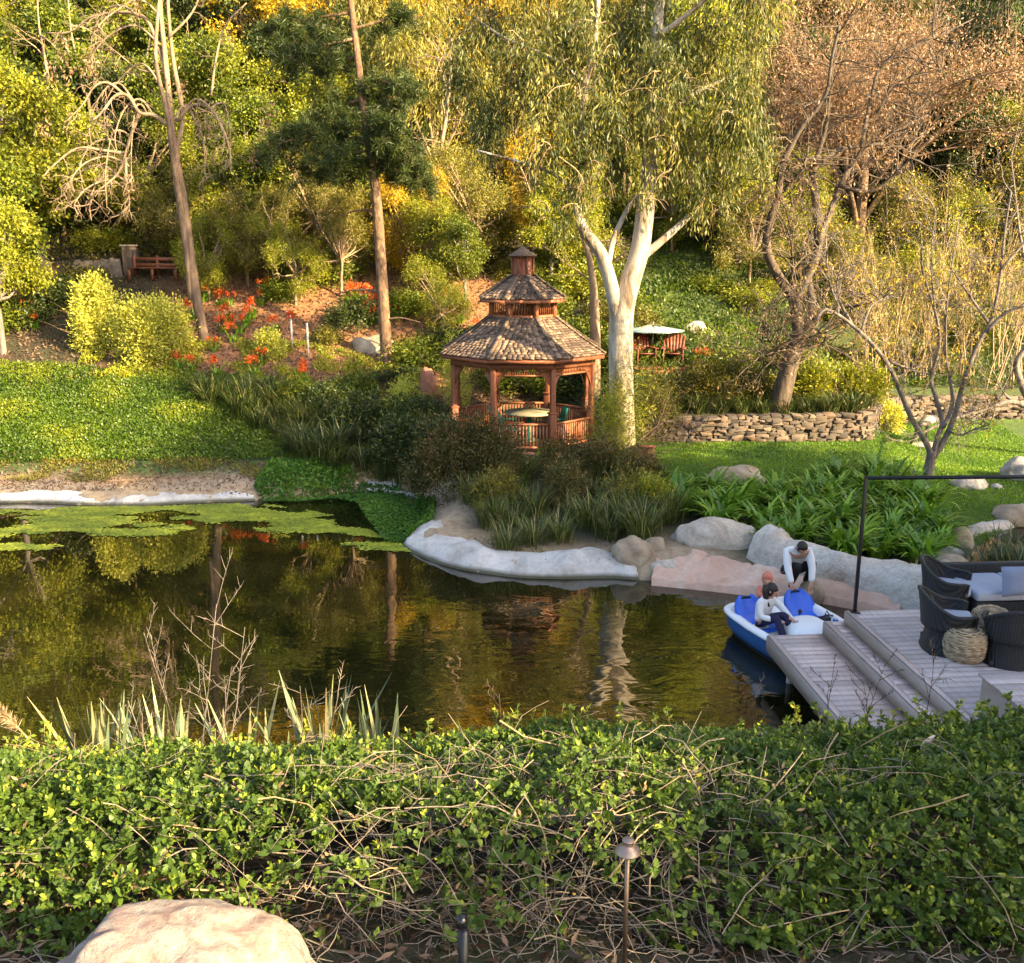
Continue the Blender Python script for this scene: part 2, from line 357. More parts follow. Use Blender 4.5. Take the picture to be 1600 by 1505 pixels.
base = k.mix(k.ramp(n3, [(0, 0, 0), (.5, .5, .5)], [.5, .75]), base, k.mix(1., base, (.5, .48, .45), 'MULTIPLY'))
k.col(base).rough(.95); k.bump(n3, .6, .04)
ground = struct(g.build('ground', k.m, smooth=True))
for nm, A in (('slope', slope), ('hillg', hillg), ('mulch', mulch), ('sand', sand), ('lawn', lawn)):
    at = ground.data.attributes.new(nm, 'FLOAT', 'POINT'); at.data.foreach_set('value', A.astype(np.float32).ravel())
# ------------------------------------------------------------------ water
k = NT('pond_water'); k.rough(.012); k.b.inputs['IOR'].default_value = 1.5; k.b.inputs['Specular IOR Level'].default_value = 1.0
n = k.noise(.5, 3, .5); k.col(k.ramp(n, [(.006, .007, .002), (.020, .017, .004)], [.35, .7]))
tc = k.n('TexCoord'); sep = k.n('SeparateXYZ'); k.l(tc.outputs['Object'], sep.inputs[0])
mr = k.n('MapRange'); mr.inputs['From Min'].default_value = -4.5; mr.inputs['From Max'].default_value = 2.5; mr.inputs['To Min'].default_value = .025; mr.inputs['To Max'].default_value = .22; k.l(sep.outputs[0], mr.inputs['Value'])
mr2 = k.n('MapRange'); mr2.inputs['From Min'].default_value = 17.5; mr2.inputs['From Max'].default_value = 13; mr2.inputs['To Min'].default_value = .25; mr2.inputs['To Max'].default_value = 1.0; k.l(sep.outputs[1], mr2.inputs['Value'])
mu = k.n('Math', operation='MULTIPLY'); k.l(mr.outputs[0], mu.inputs[0]); k.l(mr2.outputs[0], mu.inputs[1])
r1 = k.noise(1.3, 2, .5, stretch=(1, 1.8, 1), dist=1.2)
wv = k.n('TexWave', wave_type='RINGS', rings_direction='SPHERICAL'); mp = k.n('Mapping'); mp.inputs['Location'].default_value = (-3.6, -14.2, 0); k.l(tc.outputs['Object'], mp.inputs[0]); k.l(mp.outputs[0], wv.inputs['Vector'])
wv.inputs['Scale'].default_value = .9; wv.inputs['Distortion'].default_value = 3; wv.inputs['Detail'].default_value = 2
ad = k.n('Math', operation='MULTIPLY_ADD'); k.l(wv.outputs['Fac'], ad.inputs[0]); ad.inputs[1].default_value = .10; k.l(r1, ad.inputs[2])
bp = k.n('Bump'); bp.inputs['Distance'].default_value = .045; k.l(mu.outputs[0], bp.inputs['Strength']); k.l(ad.outputs[0], bp.inputs['Height']); k.l(bp.outputs[0], k.b.inputs['Normal'])
g = MB(); g.add([(-34, 8, 0), (10.5, 8, 0), (10.5, 17.5, 0), (5.5, 20, 0), (1.0, 24.5, 0), (-34, 24.5, 0)], [(0, 1, 2, 3, 4, 5)])
struct(g.build('pond_water', k.m))
g = MB(); g.add([(*p, SZ) for p in SPOLY], [tuple(range(len(SPOLY)))[::-1]]); struct(g.build('stream_water', k.m))
# ------------------------------------------------------------------ pale concrete edge of the pond
def loft_edge(mb, line, prof, seed, amp=.06, side=1, taper=True):
    """sweep a cross section (offset landwards, height) along a ground line, with hand-trowelled lumps"""
    line = np.asarray(line, float); line = spline(line, 3); pf = np.asarray(prof, float); ii = np.linspace(0, len(pf) - 1, 19); prof = np.c_[np.interp(ii, np.arange(len(pf)), pf[:, 0]), np.interp(ii, np.arange(len(pf)), pf[:, 1])]
    t = np.gradient(line[:, :2], axis=0); t /= np.linalg.norm(t, axis=1)[:, None] + 1e-9
    nrm = np.stack((-t[:, 1], t[:, 0]), 1) * side; V = []
    for i, (p, nn) in enumerate(zip(line, nrm)):
        ww = 1 + .35 * mnoise.noise((p[0] * .8, p[1] * .8, seed)); hh = 1 + .45 * mnoise.noise((p[0] * .6 + 9, p[1] * .6, seed))
        e = min(1, i / 3, (len(line) - 1 - i) / 3) if taper else 1; row = []
        for (o, z) in prof:
            q = (p[0] + nn[0] * o * ww, p[1] + nn[1] * o * ww); zz = z * hh * (.25 + .75 * e) + amp * mnoise.noise((q[0] * 2.3, q[1] * 2.3, seed + z * 3)) * (1 if z > 0 else 0)
            cr = mnoise.noise((q[0] * 1.1, q[1] * 1.1, seed + 20)); zz += (.014 * mnoise.noise((q[0] * 8, q[1] * 8, seed)) - .03 * max(0, 1 - abs(cr) / .05)) * (1 if z > .02 else 0)
            row.append((q[0], q[1], p[2] + zz))
        V.append(row)
    mb.grid(V, len(line), len(prof))
k = NT('pale_gunite'); f = k.noise(1.2, 7, .65); f2 = k.noise(7, 8, .7); tcg = k.n('TexCoord'); sp = k.n('SeparateXYZ'); k.l(tcg.outputs['Object'], sp.inputs[0])
c = k.ramp(f, [(.37, .34, .30), (.57, .55, .52), (.68, .66, .63)], [.34, .5, .66])
c = k.mix(k.ramp(f2, [(0, 0, 0), (.5, .5, .5)], [.52, .72]), c, (.24, .21, .18))
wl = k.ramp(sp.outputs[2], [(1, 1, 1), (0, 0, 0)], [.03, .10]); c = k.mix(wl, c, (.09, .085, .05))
k.col(c).rough(.85); k.bump(f2, 1., .09); M['gunite'] = k.m
EDGE_PROF = [(-.22, -.35), (-.06, .0), (.04, .12), (.2, .2), (.42, .25), (.6, .22), (.75, .02)]
iA = next(i for i, p in enumerate(shore) if p[0] > P(404, 783, 0)[0]); 
g = MB(); loft_edge(g, np.c_[shore[:iA + 2], np.zeros(iA + 2)], [(a * .8, b * .72) for a, b in EDGE_PROF], 3, side=1, amp=.05)
jB = int(np.argmin(np.hypot(*(shore - P(560, 772, 0)[:2]).T))); jC = int(np.argmin(np.hypot(*(shore - P(668, 800, 0)[:2]).T)))
loft_edge(g, np.c_[shore[jB:jC], np.zeros(jC - jB)], EDGE_PROF, 5, side=1)
jD = int(np.argmin(np.hypot(*(shore - P(664, 824, 0)[:2]).T))); jE = int(np.argmin(np.hypot(*(shore - P(1015, 906, 0)[:2]).T)))
ln = np.c_[shore[jD:jE], np.zeros(jE - jD)]
loft_edge(g, ln, [(a * 1.25, b * 1.25) for a, b in EDGE_PROF], 8, side=1, amp=.08)
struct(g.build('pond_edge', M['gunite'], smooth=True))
# ------------------------------------------------------------------ pink rock landing path
top_px = [(1035, 842), (1075, 856), (1120, 868), (1180, 882), (1240, 893), (1300, 906), (1350, 917), (1408, 930)]
bot_px = [(1018, 905), (1060, 909), (1110, 914), (1180, 922), (1240, 928), (1290, 934), (1345, 944), (1406, 956)]
V = []; NR = 22
A = spline([P(x, y, .42 - .012 * i) for i, (x, y) in enumerate(top_px)], 14); B = spline([P(x, y, .12) for x, y in bot_px], 14)
for a, b in zip(A, B):
    row = []
    for j in range(NR):
        u = j / (NR - 1); p = a + (b - a) * u; p = p.copy(); p[2] = a[2] * (1 - u) + .14 * u + .09 * mnoise.noise((p[0] * 1.3, p[1] * 1.3, 2)) + .05 * mnoise.noise((p[0] * 5, p[1] * 5, 4)) - .05 * max(0, 1 - abs(mnoise.noise((p[0] * .9, p[1] * 1.6, 9))) / .08)
        row.append(p)
    e = row[-1].copy(); e[1] -= .06; e[2] = -.3; row.append(e); V.append(row)
g = MB(); g.grid(V, len(A), NR + 1)
k = NT('pink_stone'); f = k.noise(1.1, 7, .6); f2 = k.noise(9, 7, .7)
c = k.ramp(f, [(.50, .30, .21), (.60, .40, .30), (.63, .50, .41)], [.35, .55, .72]); c = k.mix(k.ramp(f2, [(0, 0, 0), (.5, .5, .5)], [.48, .75]), c, (.36, .23, .16))
k.col(c).rough(.85); k.bump(f2, .6, .04); M['pink'] = k.m
struct(g.build('path', M['pink'], smooth=True))
# ------------------------------------------------------------------ rocks
M['rock_tan'] = rock_mat('rock_tan', [(.22, .16, .10), (.37, .29, .20), (.50, .42, .32)], dist=.07, bump=.8)
M['rock_white'] = rock_mat('rock_white', [(.36, .28, .21), (.58, .50, .41), (.68, .61, .52)], 1.3, dist=.08, bump=.9)
M['rock_pink'] = rock_mat('rock_pink', [(.17, .11, .10), (.27, .185, .15), (.33, .285, .24), (.26, .175, .145), (.31, .265, .225), (.15, .12, .12)], 3.4, .85, 1., dist=.03, warp=.25)
M['rock_grey'] = rock_mat('rock_grey', [(.25, .23, .21), (.40, .37, .34), (.5, .46, .42)], 2)
def rock(name, label, c, size, seed, mat, rz=0, sub=4, amp=.28, flat=.35, group=None, crease=None, fr=1.1):
    import bmesh
    bm = bmesh.new(); bmesh.ops.create_icosphere(bm, subdivisions=sub, radius=1)
    for v in bm.verts:
        p = v.co.copy(); n_ = mnoise.fractal(p * fr + Vector((seed * 7.3, seed * 1.7, 0)), 1., 2., 4) * amp + abs(mnoise.noise(p * 2.3 + Vector((seed, 0, 3)))) * amp * .3
        n_ += (mnoise.fractal(p * 5 + Vector((seed, 0, 0)), 1., 2., 3) * .028 - (.010 if sub > 5 else .03) * max(0, 1 - abs(mnoise.noise(p * 1.6 + Vector((0, seed * 3.1, 0)))) / .06)) * (1 if sub > 3 else .5)
        q = p * (1 + n_)
        if q.z < -flat: q.z = -flat + (q.z + flat) * .2
        q.x = math.copysign(abs(q.x) ** .9, q.x)
        v.co = Vector((q.x * size[0], q.y * size[1], q.z * size[2]))
        if crease: v.co.z -= crease(v.co)
    me = bpy.data.meshes.new(name); bm.to_mesh(me); bm.free()
    me.polygons.foreach_set('use_smooth', np.ones(len(me.polygons), bool)); me.materials.append(mat)
    o = bpy.data.objects.new(name, me); COL.objects.link(o); o.location = tuple(float(x) for x in c); o.rotation_euler = (0, 0, rz)
    return tag(o, label, 'rock' if 'rock' in name else 'boulder', group)
fb = np.array((-1.56, 3.62, 2.60))
rock('boulder', 'large smooth pink and cream boulder beside the hedge at the bottom corner', fb, (.70, .46, .50), 11, M['rock_pink'], sub=6, amp=.15, flat=.6, fr=.9, crease=lambda c: .05 * math.exp(-((c.x + .36 - .12 * c.y) / .035) ** 2) + .11 * float(sstep(-.30, -.46, c.x)))
p = PY(1147, 745, 21.7); rock('boulder', 'wide flat tan boulder on the lawn above the broad strap leaves', (p[0], 21.7, hz(p[0], 21.7) + .08), (.72, .5, .36), 3, M['rock_tan'])
p = P(1192, 757, .72); rock('rock', 'small pale rock tucked against the wide flat lawn boulder', (p[0] + .1, p[1] - .15, hz(p[0], p[1]) + .03), (.22, .18, .14), 5, M['rock_grey'], sub=3)
p = G(1522, 765); rock('boulder', 'low cream boulder on the lawn just under the black rail', (p[0], p[1] + .2, p[2] + .06), (.38, .3, .21), 4, M['rock_white'])
p = G(1556, 763); rock('rock', 'fist sized grey rock beside the low cream lawn boulder', (p[0], p[1], p[2] + .03), (.13, .1, .08), 8, M['rock_grey'], sub=3)
p = G(1600, 752); rock('boulder', 'rounded grey boulder on the lawn cut by the right picture edge', (p[0] + .1, p[1] + .3, p[2] + .12), (.52, .42, .38), 6, M['rock_grey'])
p = P(990, 893, .05); rock('boulder', 'round tan boulder sitting at the end of the white pond edge', (p[0], p[1] + .25, .28), (.40, .34, .38), 7, M['rock_tan'], amp=.2, flat=.7)
p = P(1024, 878, .2); rock('boulder', 'narrow tan rock wedged behind the round pondside boulder', (p[0] + .02, p[1] + .32, .33), (.22, .2, .27), 9, M['rock_tan'], sub=3, amp=.2)
p = P(1046, 904, .0); rock('boulder', 'low cream and brown rock at the waterline beside the pink path', (p[0], p[1] + .1, .10), (.36, .22, .22), 12, M['rock_white'], amp=.22)
p = P(1128, 862, .35); rock('boulder', 'big smooth white boulder at the head of the pink rock path', (p[0], p[1] + .45, .42), (.85, .5, .46), 13, M['rock_white'], amp=.2)
p = P(1265, 940, .1); rock('rock', 'rounded cream rock in the water between boat seat and pink path', (p[0] + .05, p[1] + .12, .15), (.22, .2, .30), 14, M['rock_tan'], sub=3, amp=.15)
# long pale rock bank behind the path
lpx = [(1165, 872), (1200, 886), (1250, 896), (1300, 908), (1350, 919), (1400, 930), (1450, 940), (1500, 950), (1560, 956)]
ln = spline([P(x, y, .33) for x, y in lpx], 8); ln[:, 2] = .12
g = MB(); loft_edge(g, ln, [(-.12, -.2), (-.05, .18), (.02, .45), (.12, .62), (.32, .70), (.58, .66), (.8, .5), (.95, .1)], 21, amp=.09, side=1)
g.v = [np.array([np.array(v) + .05 * np.array(mnoise.noise_vector(Vector(v) * 3.1)) for v in vv]) for vv in g.v]
M['bank_rock'] = rock_mat('bank_rock', [(.33, .23, .15), (.52, .43, .34), (.64, .58, .51), (.68, .64, .58)], 1.1, bump=1., dist=.08, pos=[.3, .43, .55, .7])
tag(g.build('rock_bank', M['bank_rock'], smooth=True), 'long low whitish rock bank running between pink path and strap leaf bed', 'rock bank')
for (px, py, z, s, nm, lb) in [(1490, 893, .4, (.3, .25, .22), 'rock', 'small brown pointed rock behind the wicker armchairs'), (1500, 852, .35, (.28, .35, .3), 'rock', 'upright tan rock at the mouth of the stream'), (1478, 872, .35, (.34, .2, .14), 'rock', 'flat grey green slab at the edge of the stream'), (1590, 815, .4, (.45, .35, .3), 'boulder', 'brown boulder on the far bank of the stream at the picture edge')]:
    p = P(px, py, z); rock(nm, lb, (p[0], p[1] + .1, z + .05), s, px % 17, M['rock_tan' if 'slab' not in lb else 'rock_grey'], sub=3)
p = G(1087, 520); rock('boulder', 'pale boulder on the green hillside above the red chairs', (p[0], p[1], p[2] + .1), (.38, .3, .28), 15, M['rock_white'], sub=3)
p = G(590, 560); rock('boulder', 'brown boulder half hidden behind the pine trunk', (p[0] - .2, p[1] + .6, p[2] + .25), (.75, .5, .5), 16, M['rock_tan'], sub=3)
p = G(668, 622); rock('boulder', 'tall reddish slab of rock standing left of the gazebo posts', (p[0], p[1], p[2] + .3), (.28, .2, .62), 17, rock_mat('rock_red', [(.28, .10, .06), (.42, .18, .10)]), sub=3)
# curved rim of the stream
ln = spline([P(x, y, .45) for x, y in [(1506, 846), (1530, 829), (1560, 820), (1584, 815)]], 6); ln[:, 2] = .3
g = MB(); loft_edge(g, ln, [(-.1, -.2), (-.05, .1), (.05, .2), (.2, .2), (.28, 0)], 31, amp=.03, side=1)
tag(g.build('stone_rim', M['rock_grey'], smooth=True), 'narrow curved grey rim along the grass side of the stream', 'stone rim')
# ------------------------------------------------------------------ dry stone retaining walls
M['stones'] = tint_mat('wall_stones', [(.06, .047, .037), (.13, .10, .077), (.21, .155, .11), (.20, .12, .075)], pos=[0, .4, .8, 1], dist=.02)
def stone_wall(line, hgt, seed, label, rows=9):
    rng = np.random.default_rng(seed); g = MB(); line = np.asarray(line); seg = np.r_[0, np.cumsum(np.hypot(*np.diff(line[:, :2], axis=0).T))]
    tot = seg[-1]; rh = hgt / rows
    at = lambda s: np.array([np.interp(s, seg, line[:, i]) for i in range(3)])
    for r in range(rows):
        s = -rng.random() * .2
        while s < tot:
            w = rng.uniform(.10, .36); hh = rh * rng.uniform(.8, 1.25) * (1 if rng.random() > .1 else 1.7); c = at(min(tot, max(0, s + w / 2))); c2 = at(min(tot, max(0, s + w / 2) + .05)); ang = math.atan2(c2[1] - c[1], c2[0] - c[0])
            n0 = g.n; g.box((c[0] + rng.normal() * .01, c[1] + rng.normal() * .025, c[2] + (r + .5) * rh), (w * .95, .34, hh * .97), rz=ang + rng.normal() * .06, a=rng.random())
            g.v[-1] = g.v[-1] + rng.normal(size=(8, 3)) * .018
            s += w
    o = g.build('stone_wall', M['stones'], bevel=.018)
    g2 = MB(); 
    return tag(o, label, 'wall')
L1 = [(3.0, 25.62, .78), (4.5, 25.55, .9), (7, 25.6, .97), (9.3, 25.62, 1.0), (9.7, 25.8, 1.0)]
stone_wall(L1, .74, 1, 'dry stone retaining wall below the leaning tree behind the lawn')
L2 = [(9.9, 26.3, 1.02), (10.5, 27.4, 1.0), (11.3, 28.5, 1.0), (12.5, 28.85, 1.0), (15, 28.85, 1.0), (18, 28.85, 1.0)]
stone_wall(L2, .74, 2, 'far dry stone wall curving back behind the forked lawn tree')
# ------------------------------------------------------------------ gazebo
M['cedar'] = wood_mat('cedar', (.15, .045, .018), (.26, .085, .034), (6, 6, 1), 4)
M['cedar_light'] = wood_mat('cedar_light', (.22, .072, .03), (.36, .135, .06), (6, 6, 1), 4)
M['shingle'] = tint_mat('shingle', [(.07, .048, .034), (.18, .12, .083), (.31, .21, .14)], .9, 30, .5)
M['cedar_floor'] = wood_mat('cedar_floor', (.14, .06, .035), (.22, .10, .06), (1, 10, 10), 3)
GC = P(816, 680, .9); GX, GY, GZ = GC[0], GC[1], .78
gz = T('gazebo', 'octagonal red cedar gazebo with a two tier shingle roof and small cupola', 'gazebo', (GX, GY, GZ), R(0))
def octv(r, k): a = R(-90 + 22.5 + 45 * k); return np.array((r * math.cos(a), r * math.sin(a)))
EZ = 3.30 - GZ; R0, R1 = 2.42, .95; Z1 = 4.27 - GZ; UZ = 4.76 - GZ; UR0, UR1 = 1.28, .34; UZ1 = 5.36 - GZ
def roof(name, r0, z0, r1, z1, rows, seed, curve=0.0):
    rng = np.random.default_rng(seed); g = MB()
    for k in range(8):
        for i in range(rows):
            u0, u1 = i / rows, (i + 1) / rows + .25 / rows
            f = lambda u: (r0 + (r1 - r0) * u, z0 + (z1 - z0) * (u - curve * math.sin(math.pi * min(u, 1))))
            ra, za = f(u0); rb, zb = f(min(u1, 1.0)); A0, A1 = octv(ra, k), octv(ra, k + 1); B0, B1 = octv(rb, k), octv(rb, k + 1)
            wdt = np.hypot(*(A1 - A0)); n = max(2, int(round(wdt / .15))); cuts = np.sort(np.clip((np.arange(n + 1) + rng.normal(size=n + 1) * .12) / n, 0, 1)); cuts[0] = 0; cuts[-1] = 1
            for a, b in zip(cuts[:-1], cuts[1:]):
                e = .006 / wdt; a2, b2 = a + e, b - e; lift = .022 + rng.random() * .014
                p = [(*(A0 + (A1 - A0) * a2), za + lift - rng.random() * .02), (*(A0 + (A1 - A0) * b2), za + lift - rng.random() * .02), (*(B0 + (B1 - B0) * b2), zb), (*(B0 + (B1 - B0) * a2), zb)]
                q = [(x, y, z - .028) for x, y, z in p]
                g.add(p + q, [(0, 1, 2, 3), (7, 6, 5, 4), (0, 4, 5, 1), (1, 5, 6, 2), (3, 7, 4, 0), (2, 6, 7, 3)], rng.random())
        # ridge caps
        for i in range(rows):
            u0, u1 = i / rows, min(1, (i + 1.2) / rows); ra = r0 + (r1 - r0) * u0; rb = r0 + (r1 - r0) * u1
            za = z0 + (z1 - z0) * (u0 - curve * math.sin(math.pi * u0)); zb = z0 + (z1 - z0) * (u1 - curve * math.sin(math.pi * u1))
            g.bar((*octv(ra, k), za + .035), (*octv(rb, k), zb + .03), .13, .02, a=rng.random())
    o = g.build(name, M['shingle'], gz)
    d = MB()                                    # boarded underside
    for k in range(8):
        A0, A1, B0, B1 = octv(r0 - .02, k), octv(r0 - .02, k + 1), octv(r1, k), octv(r1, k + 1)
        d.add([(*A0, z0 - .03), (*A1, z0 - .03), (*B1, z1 - .04), (*B0, z1 - .04)], [(3, 2, 1, 0)])
    d.build('roof_underside', M['cedar'], o)
    return o
roof('roof', R0, EZ, R1, Z1, 17, 1, .03); roof('upper_roof', UR0, UZ, UR1, UZ1, 9, 2, .03)
def ring(g, r, z0, z1, th, a=.5):
    for k in range(8):
        A, B = octv(r, k), octv(r, k + 1); g.bar((*A, (z0 + z1) / 2), (*B, (z0 + z1) / 2), th, z1 - z0, a)
g = MB(); ring(g, R0 - .05, EZ - .12, EZ - .035, .04); ring(g, 2.08, EZ - .30, EZ - .16, .09); g.build('fascia', M['cedar'], gz)
g = MB(); ring(g, UR0 - .04, UZ - .11, UZ - .03, .04); g.build('upper_fascia', M['cedar_light'], gz)
g = MB(); ring(g, R1 - .02, Z1 - .06, Z1 + .05, .06); ring(g, R1 - .02, UZ - .08, UZ + .02, .06)
for k in range(8): p = octv(R1 - .02, k); g.box((*p, (Z1 + UZ) / 2), (.12, .12, UZ - Z1 + .1), rz=R(45 * k))
cl = g.build('clerestory', M['cedar_light'], gz)
g = MB()
for k in range(8):
    A, B = octv(R1 - .03, k), octv(R1 - .03, k + 1)
    for i in range(1, 9): p = A + (B - A) * i / 9; g.box((*p, (Z1 + UZ) / 2), (.028, .028, UZ - Z1), rz=R(45 * k))
g.build('slat', M['cedar'], cl)
g = MB(); oc = lambda r, z: [(*octv(r, k), z) for k in range(8)]
F8 = lambda o: [(o + k, o + (k + 1) % 8, o + 8 + (k + 1) % 8, o + 8 + k) for k in range(8)]
g.add(oc(.31, UZ1 - .08) + oc(.30, UZ1 + .50), F8(0) + [tuple(range(8, 16))]); 
for k in range(8): p = octv(.31, k); g.box((*p, UZ1 + .2), (.045, .045, .6), rz=R(45 * k))
cu = g.build('cupola', M['cedar'], gz)
g = MB(); g.add(oc(.42, UZ1 + .50) + oc(.42, UZ1 + .53) + oc(.15, UZ1 + .68) + oc(.015, UZ1 + .78), F8(0) + F8(8) + F8(16) + [tuple(range(7, -1, -1)), tuple(range(24, 32))]); g.build('cupola_cap', M['shingle'], cu)
for k in range(8):
    p = octv(2.03, k); g = MB(); g.box((*p, (EZ - .2) / 2), (.13, .13, EZ - .2), rz=R(22.5 + 45 * k)); g.box((*p, .52), (.18, .18, 1.04), rz=R(22.5 + 45 * k)); g.box((*p, 1.06), (.22, .22, .05), rz=R(22.5 + 45 * k))
    o = g.build('post', M['cedar'], gz, bevel=.008)
    g = MB()
    for s in (-1, 1):
        q = octv(2.03, k + s); d = (q - p) / np.hypot(*(q - p))
        pr = [(.02, EZ - .95), (.10, EZ - .72), (.22, EZ - .52), (.40, EZ - .34), (.02, EZ - .34)]
        nn = np.array((-d[1], d[0])) * .025
        V = [(*(p + d * a + nn * sg), z) for sg in (-1, 1) for a, z in pr]; g.add(V, [(0, 1, 2, 3, 4), (9, 8, 7, 6, 5)] + [(i, (i + 1) % 5, 5 + (i + 1) % 5, 5 + i) for i in range(5)])
    g.build('bracket', M['cedar'], o)
for k in range(8):
    if k == 6: continue
    A, B = octv(2.03, k), octv(2.03, k + 1); g = MB(); d = (B - A) / np.hypot(*(B - A)); ang = math.atan2(d[1], d[0]); A2, B2 = A + d * .1, B - d * .1
    g.bar((*A2, .76), (*B2, .76), .09, .05); g.bar((*A2, .14), (*B2, .14), .06, .06)
    o = g.build('railing', M['cedar_light'], gz)
    g = MB(); n = 15
    for i in range(n): p = A2 + (B2 - A2) * (i + .5) / n; g.box((*p, .45), (.045, .04, .58), rz=ang)
    g.build('baluster', M['cedar_light'], o)
    g = MB(); 
    for i in range(22): p = A2 + (B2 - A2) * (i + .5) / 22; g.box((*p, EZ - .37), (.028, .028, .17), rz=ang)
    g.bar((*A2, EZ - .47), (*B2, EZ - .47), .05, .04); g.build('frieze', M['cedar_light'], gz)
g = MB(); g.add(oc(2.25, -.5) + oc(2.25, 0), F8(0) + [tuple(range(8, 16))]); g.build('deck_floor', M['cedar_floor'], gz)
# table and green chairs in it
M['green_paint'] = plain('green_paint', (.012, .19, .12), .45, vary=.2)
M['wood_grey'] = wood_mat('wood_grey', (.22, .19, .12), (.36, .32, .2), (1, 8, 8), 4)
t = T('round_table', 'round weathered table standing inside the red gazebo', 'table', (GX + .2, GY - .2, GZ)); t.scale = (1.1, 1.1, 1.12)
g = MB(); g.lathe([(.0, .70), (.62, .70), (.66, .72), (.66, .74), (.0, .745)], 32); g.build('table_top', M['wood_grey'], t)
g = MB(); g.lathe([(.26, 0), (.24, .04), (.06, .08), (.05, .69)], 12); g.build('pedestal', M['green_paint'], t)
def shell_chair(loc, rz, label):
    c = T('garden_chair', label, 'chair', loc, rz)
    g = MB(); V = []
    for i in range(9):
        u = i / 8; z = .42 + .5 * u; w = .26 * math.cos((u - .35) * 1.5) + .02; y = .22 + .12 * u
        V.append([(w * s, y - .10 * abs(s) ** 2, z) for s in np.linspace(-1, 1, 9)])
    g.grid(V, 9, 9); o = g.build('backrest', M['green_paint'], c, smooth=True); m = o.modifiers.new('thick', 'SOLIDIFY'); m.thickness = .02
    g = MB(); g.box((0, 0, .41), (.48, .46, .035)); g.build('seat', M['green_paint'], c, bevel=.012)
    for sx in (-1, 1):
        for sy in (-1, 1): g = MB(); g.tube([(sx * .2, sy * .19, .4), (sx * .23, sy * .23, 0)], [.016, .014], 8); g.build('leg', M['green_paint'], c)
    for s in (-1, 1):
        g = MB(); g.tube([(s * .25, .2, .64), (s * .28, 0, .64), (s * .27, -.2, .62), (s * .25, -.21, .41)], .016, 6); g.build('armrest', M['green_paint'], c)
    return c
ch_ = shell_chair((GX - .55, GY - .75, GZ), R(120), 'bright green metal chair facing the table inside the gazebo')
ch_.scale = (1.2, 1.2, 1.2)
shell_chair((GX + .95, GY - .1, GZ), R(-80), 'second green chair half hidden at the right of the gazebo table')
# red cedar box beside the eucalyptus
p = G(1003, 728)
t = T('storage_box', 'low red wooden box beside the base of the white trunk', 'box', (p[0] + .04, p[1] + .1, p[2]), R(-6))
g = MB(); g.box((0, 0, .24), (.52, .36, .48)); g.build('box_body', M['cedar_light'], t, bevel=.01)
g = MB(); [g.box((0, -.2 + .08 * i, .51 - .02 * i), (.58, .085, .03)) for i in range(6)]; g.build('lid', plain('red_stain', (.42, .11, .075), .6, vary=.15), t)
# green umbrella and two adirondack chairs on the upper terrace
M['adiron'] = wood_mat('adiron', (.17, .045, .025), (.28, .085, .05), (6, 6, 1), 4)
TP = G(1035, 582); TZ = TP[2]
tr = T('wooden_platform', 'low square cedar platform under two slatted lounge chairs', 'platform', (TP[0] - .1, TP[1] + .6, TZ))
g = MB()
for i in range(11): g.box((-.95 + .19 * i, 0, .12), (.18, 1.5, .05))
g.build('boards', M['cedar_light'], tr); 
for sy in (-.74, .74): g = MB(); g.box((0, sy, -.1), (2.1, .05, .38)); g.build('skirt', M['cedar_light'], tr)
def adirondack(loc, rz, label):
    c = T('adirondack_chair', label, 'chair', loc, rz)
    g = MB()
    for i in range(7): s = (i - 3) / 3; g.bar((s * .25, .22, .32), (s * .33, .52, .98 - .10 * s * s), .085, .02)
    g.build('backrest', M['adiron'], c)
    g = MB()
    for i in range(6): g.box((0, -.28 + .1 * i, .40 - .02 * i), (.54, .085, .02))
    g.build('seat', M['adiron'], c)
    for s in (-1, 1):
        g = MB(); g.box((s * .33, -.04, .56), (.13, .68, .024)); g.build('armrest', M['adiron'], c, bevel=.01)
        g = MB(); g.box((s * .30, -.3, .275), (.03, .11, .55)); g.build('leg', M['adiron'], c); g = MB(); g.bar((s * .28, -.28, .36), (s * .28, .5, .04), .03, .1); g.box((s * .29, .25, .3), (.03, .08, .5)); g.build('leg', M['adiron'], c)
    return c
adirondack((TP[0] - .55, TP[1] + .6, TZ + .15), R(14), 'slatted reddish lounge chair nearer the white trunk on the platform')
adirondack((TP[0] + .42, TP[1] + .6, TZ + .15), R(-10), 'slatted reddish lounge chair at the outer end of the cedar platform')
uu = T('garden_umbrella', 'flat pale green umbrella open above the slatted chairs', 'umbrella', (TP[0] - .15, TP[1] + 1.3, TZ))
q = PY(1020, 512, TP[1] + 1.3); uz = q[2] - TZ - .1
M['canvas'] = plain('canvas', (.27, .36, .32), .8, vary=.12, bump=.2)
g = MB(); V = []
for i in range(6):
    u = i / 5; V.append([(1.0 * u * math.cos(2 * math.pi * j / 32) * (1 - .05 * (j % 4 == 2)), 1.0 * u * math.sin(2 * math.pi * j / 32) * (1 - .05 * (j % 4 == 2)), uz + .15 * (1 - u ** 1.3) - .02 * u * (j % 4 == 2)) for j in range(32)])
g.grid(V, 6, 32, closed=True); o = g.build('canopy', M['canvas'], uu, smooth=True); m = o.modifiers.new('thick', 'SOLIDIFY'); m.thickness = .012
g = MB(); [g.bar((0, 0, uz + .2), (.97 * math.cos(R(45 * i)), .97 * math.sin(R(45 * i)), uz - .015), .02) for i in range(8)]; g.build('rib', M['wood_grey'], uu)
g = MB(); g.tube([(0, 0, 0), (0, 0, uz + .28)], .024, 10); g.build('pole', M['wood_grey'], uu)
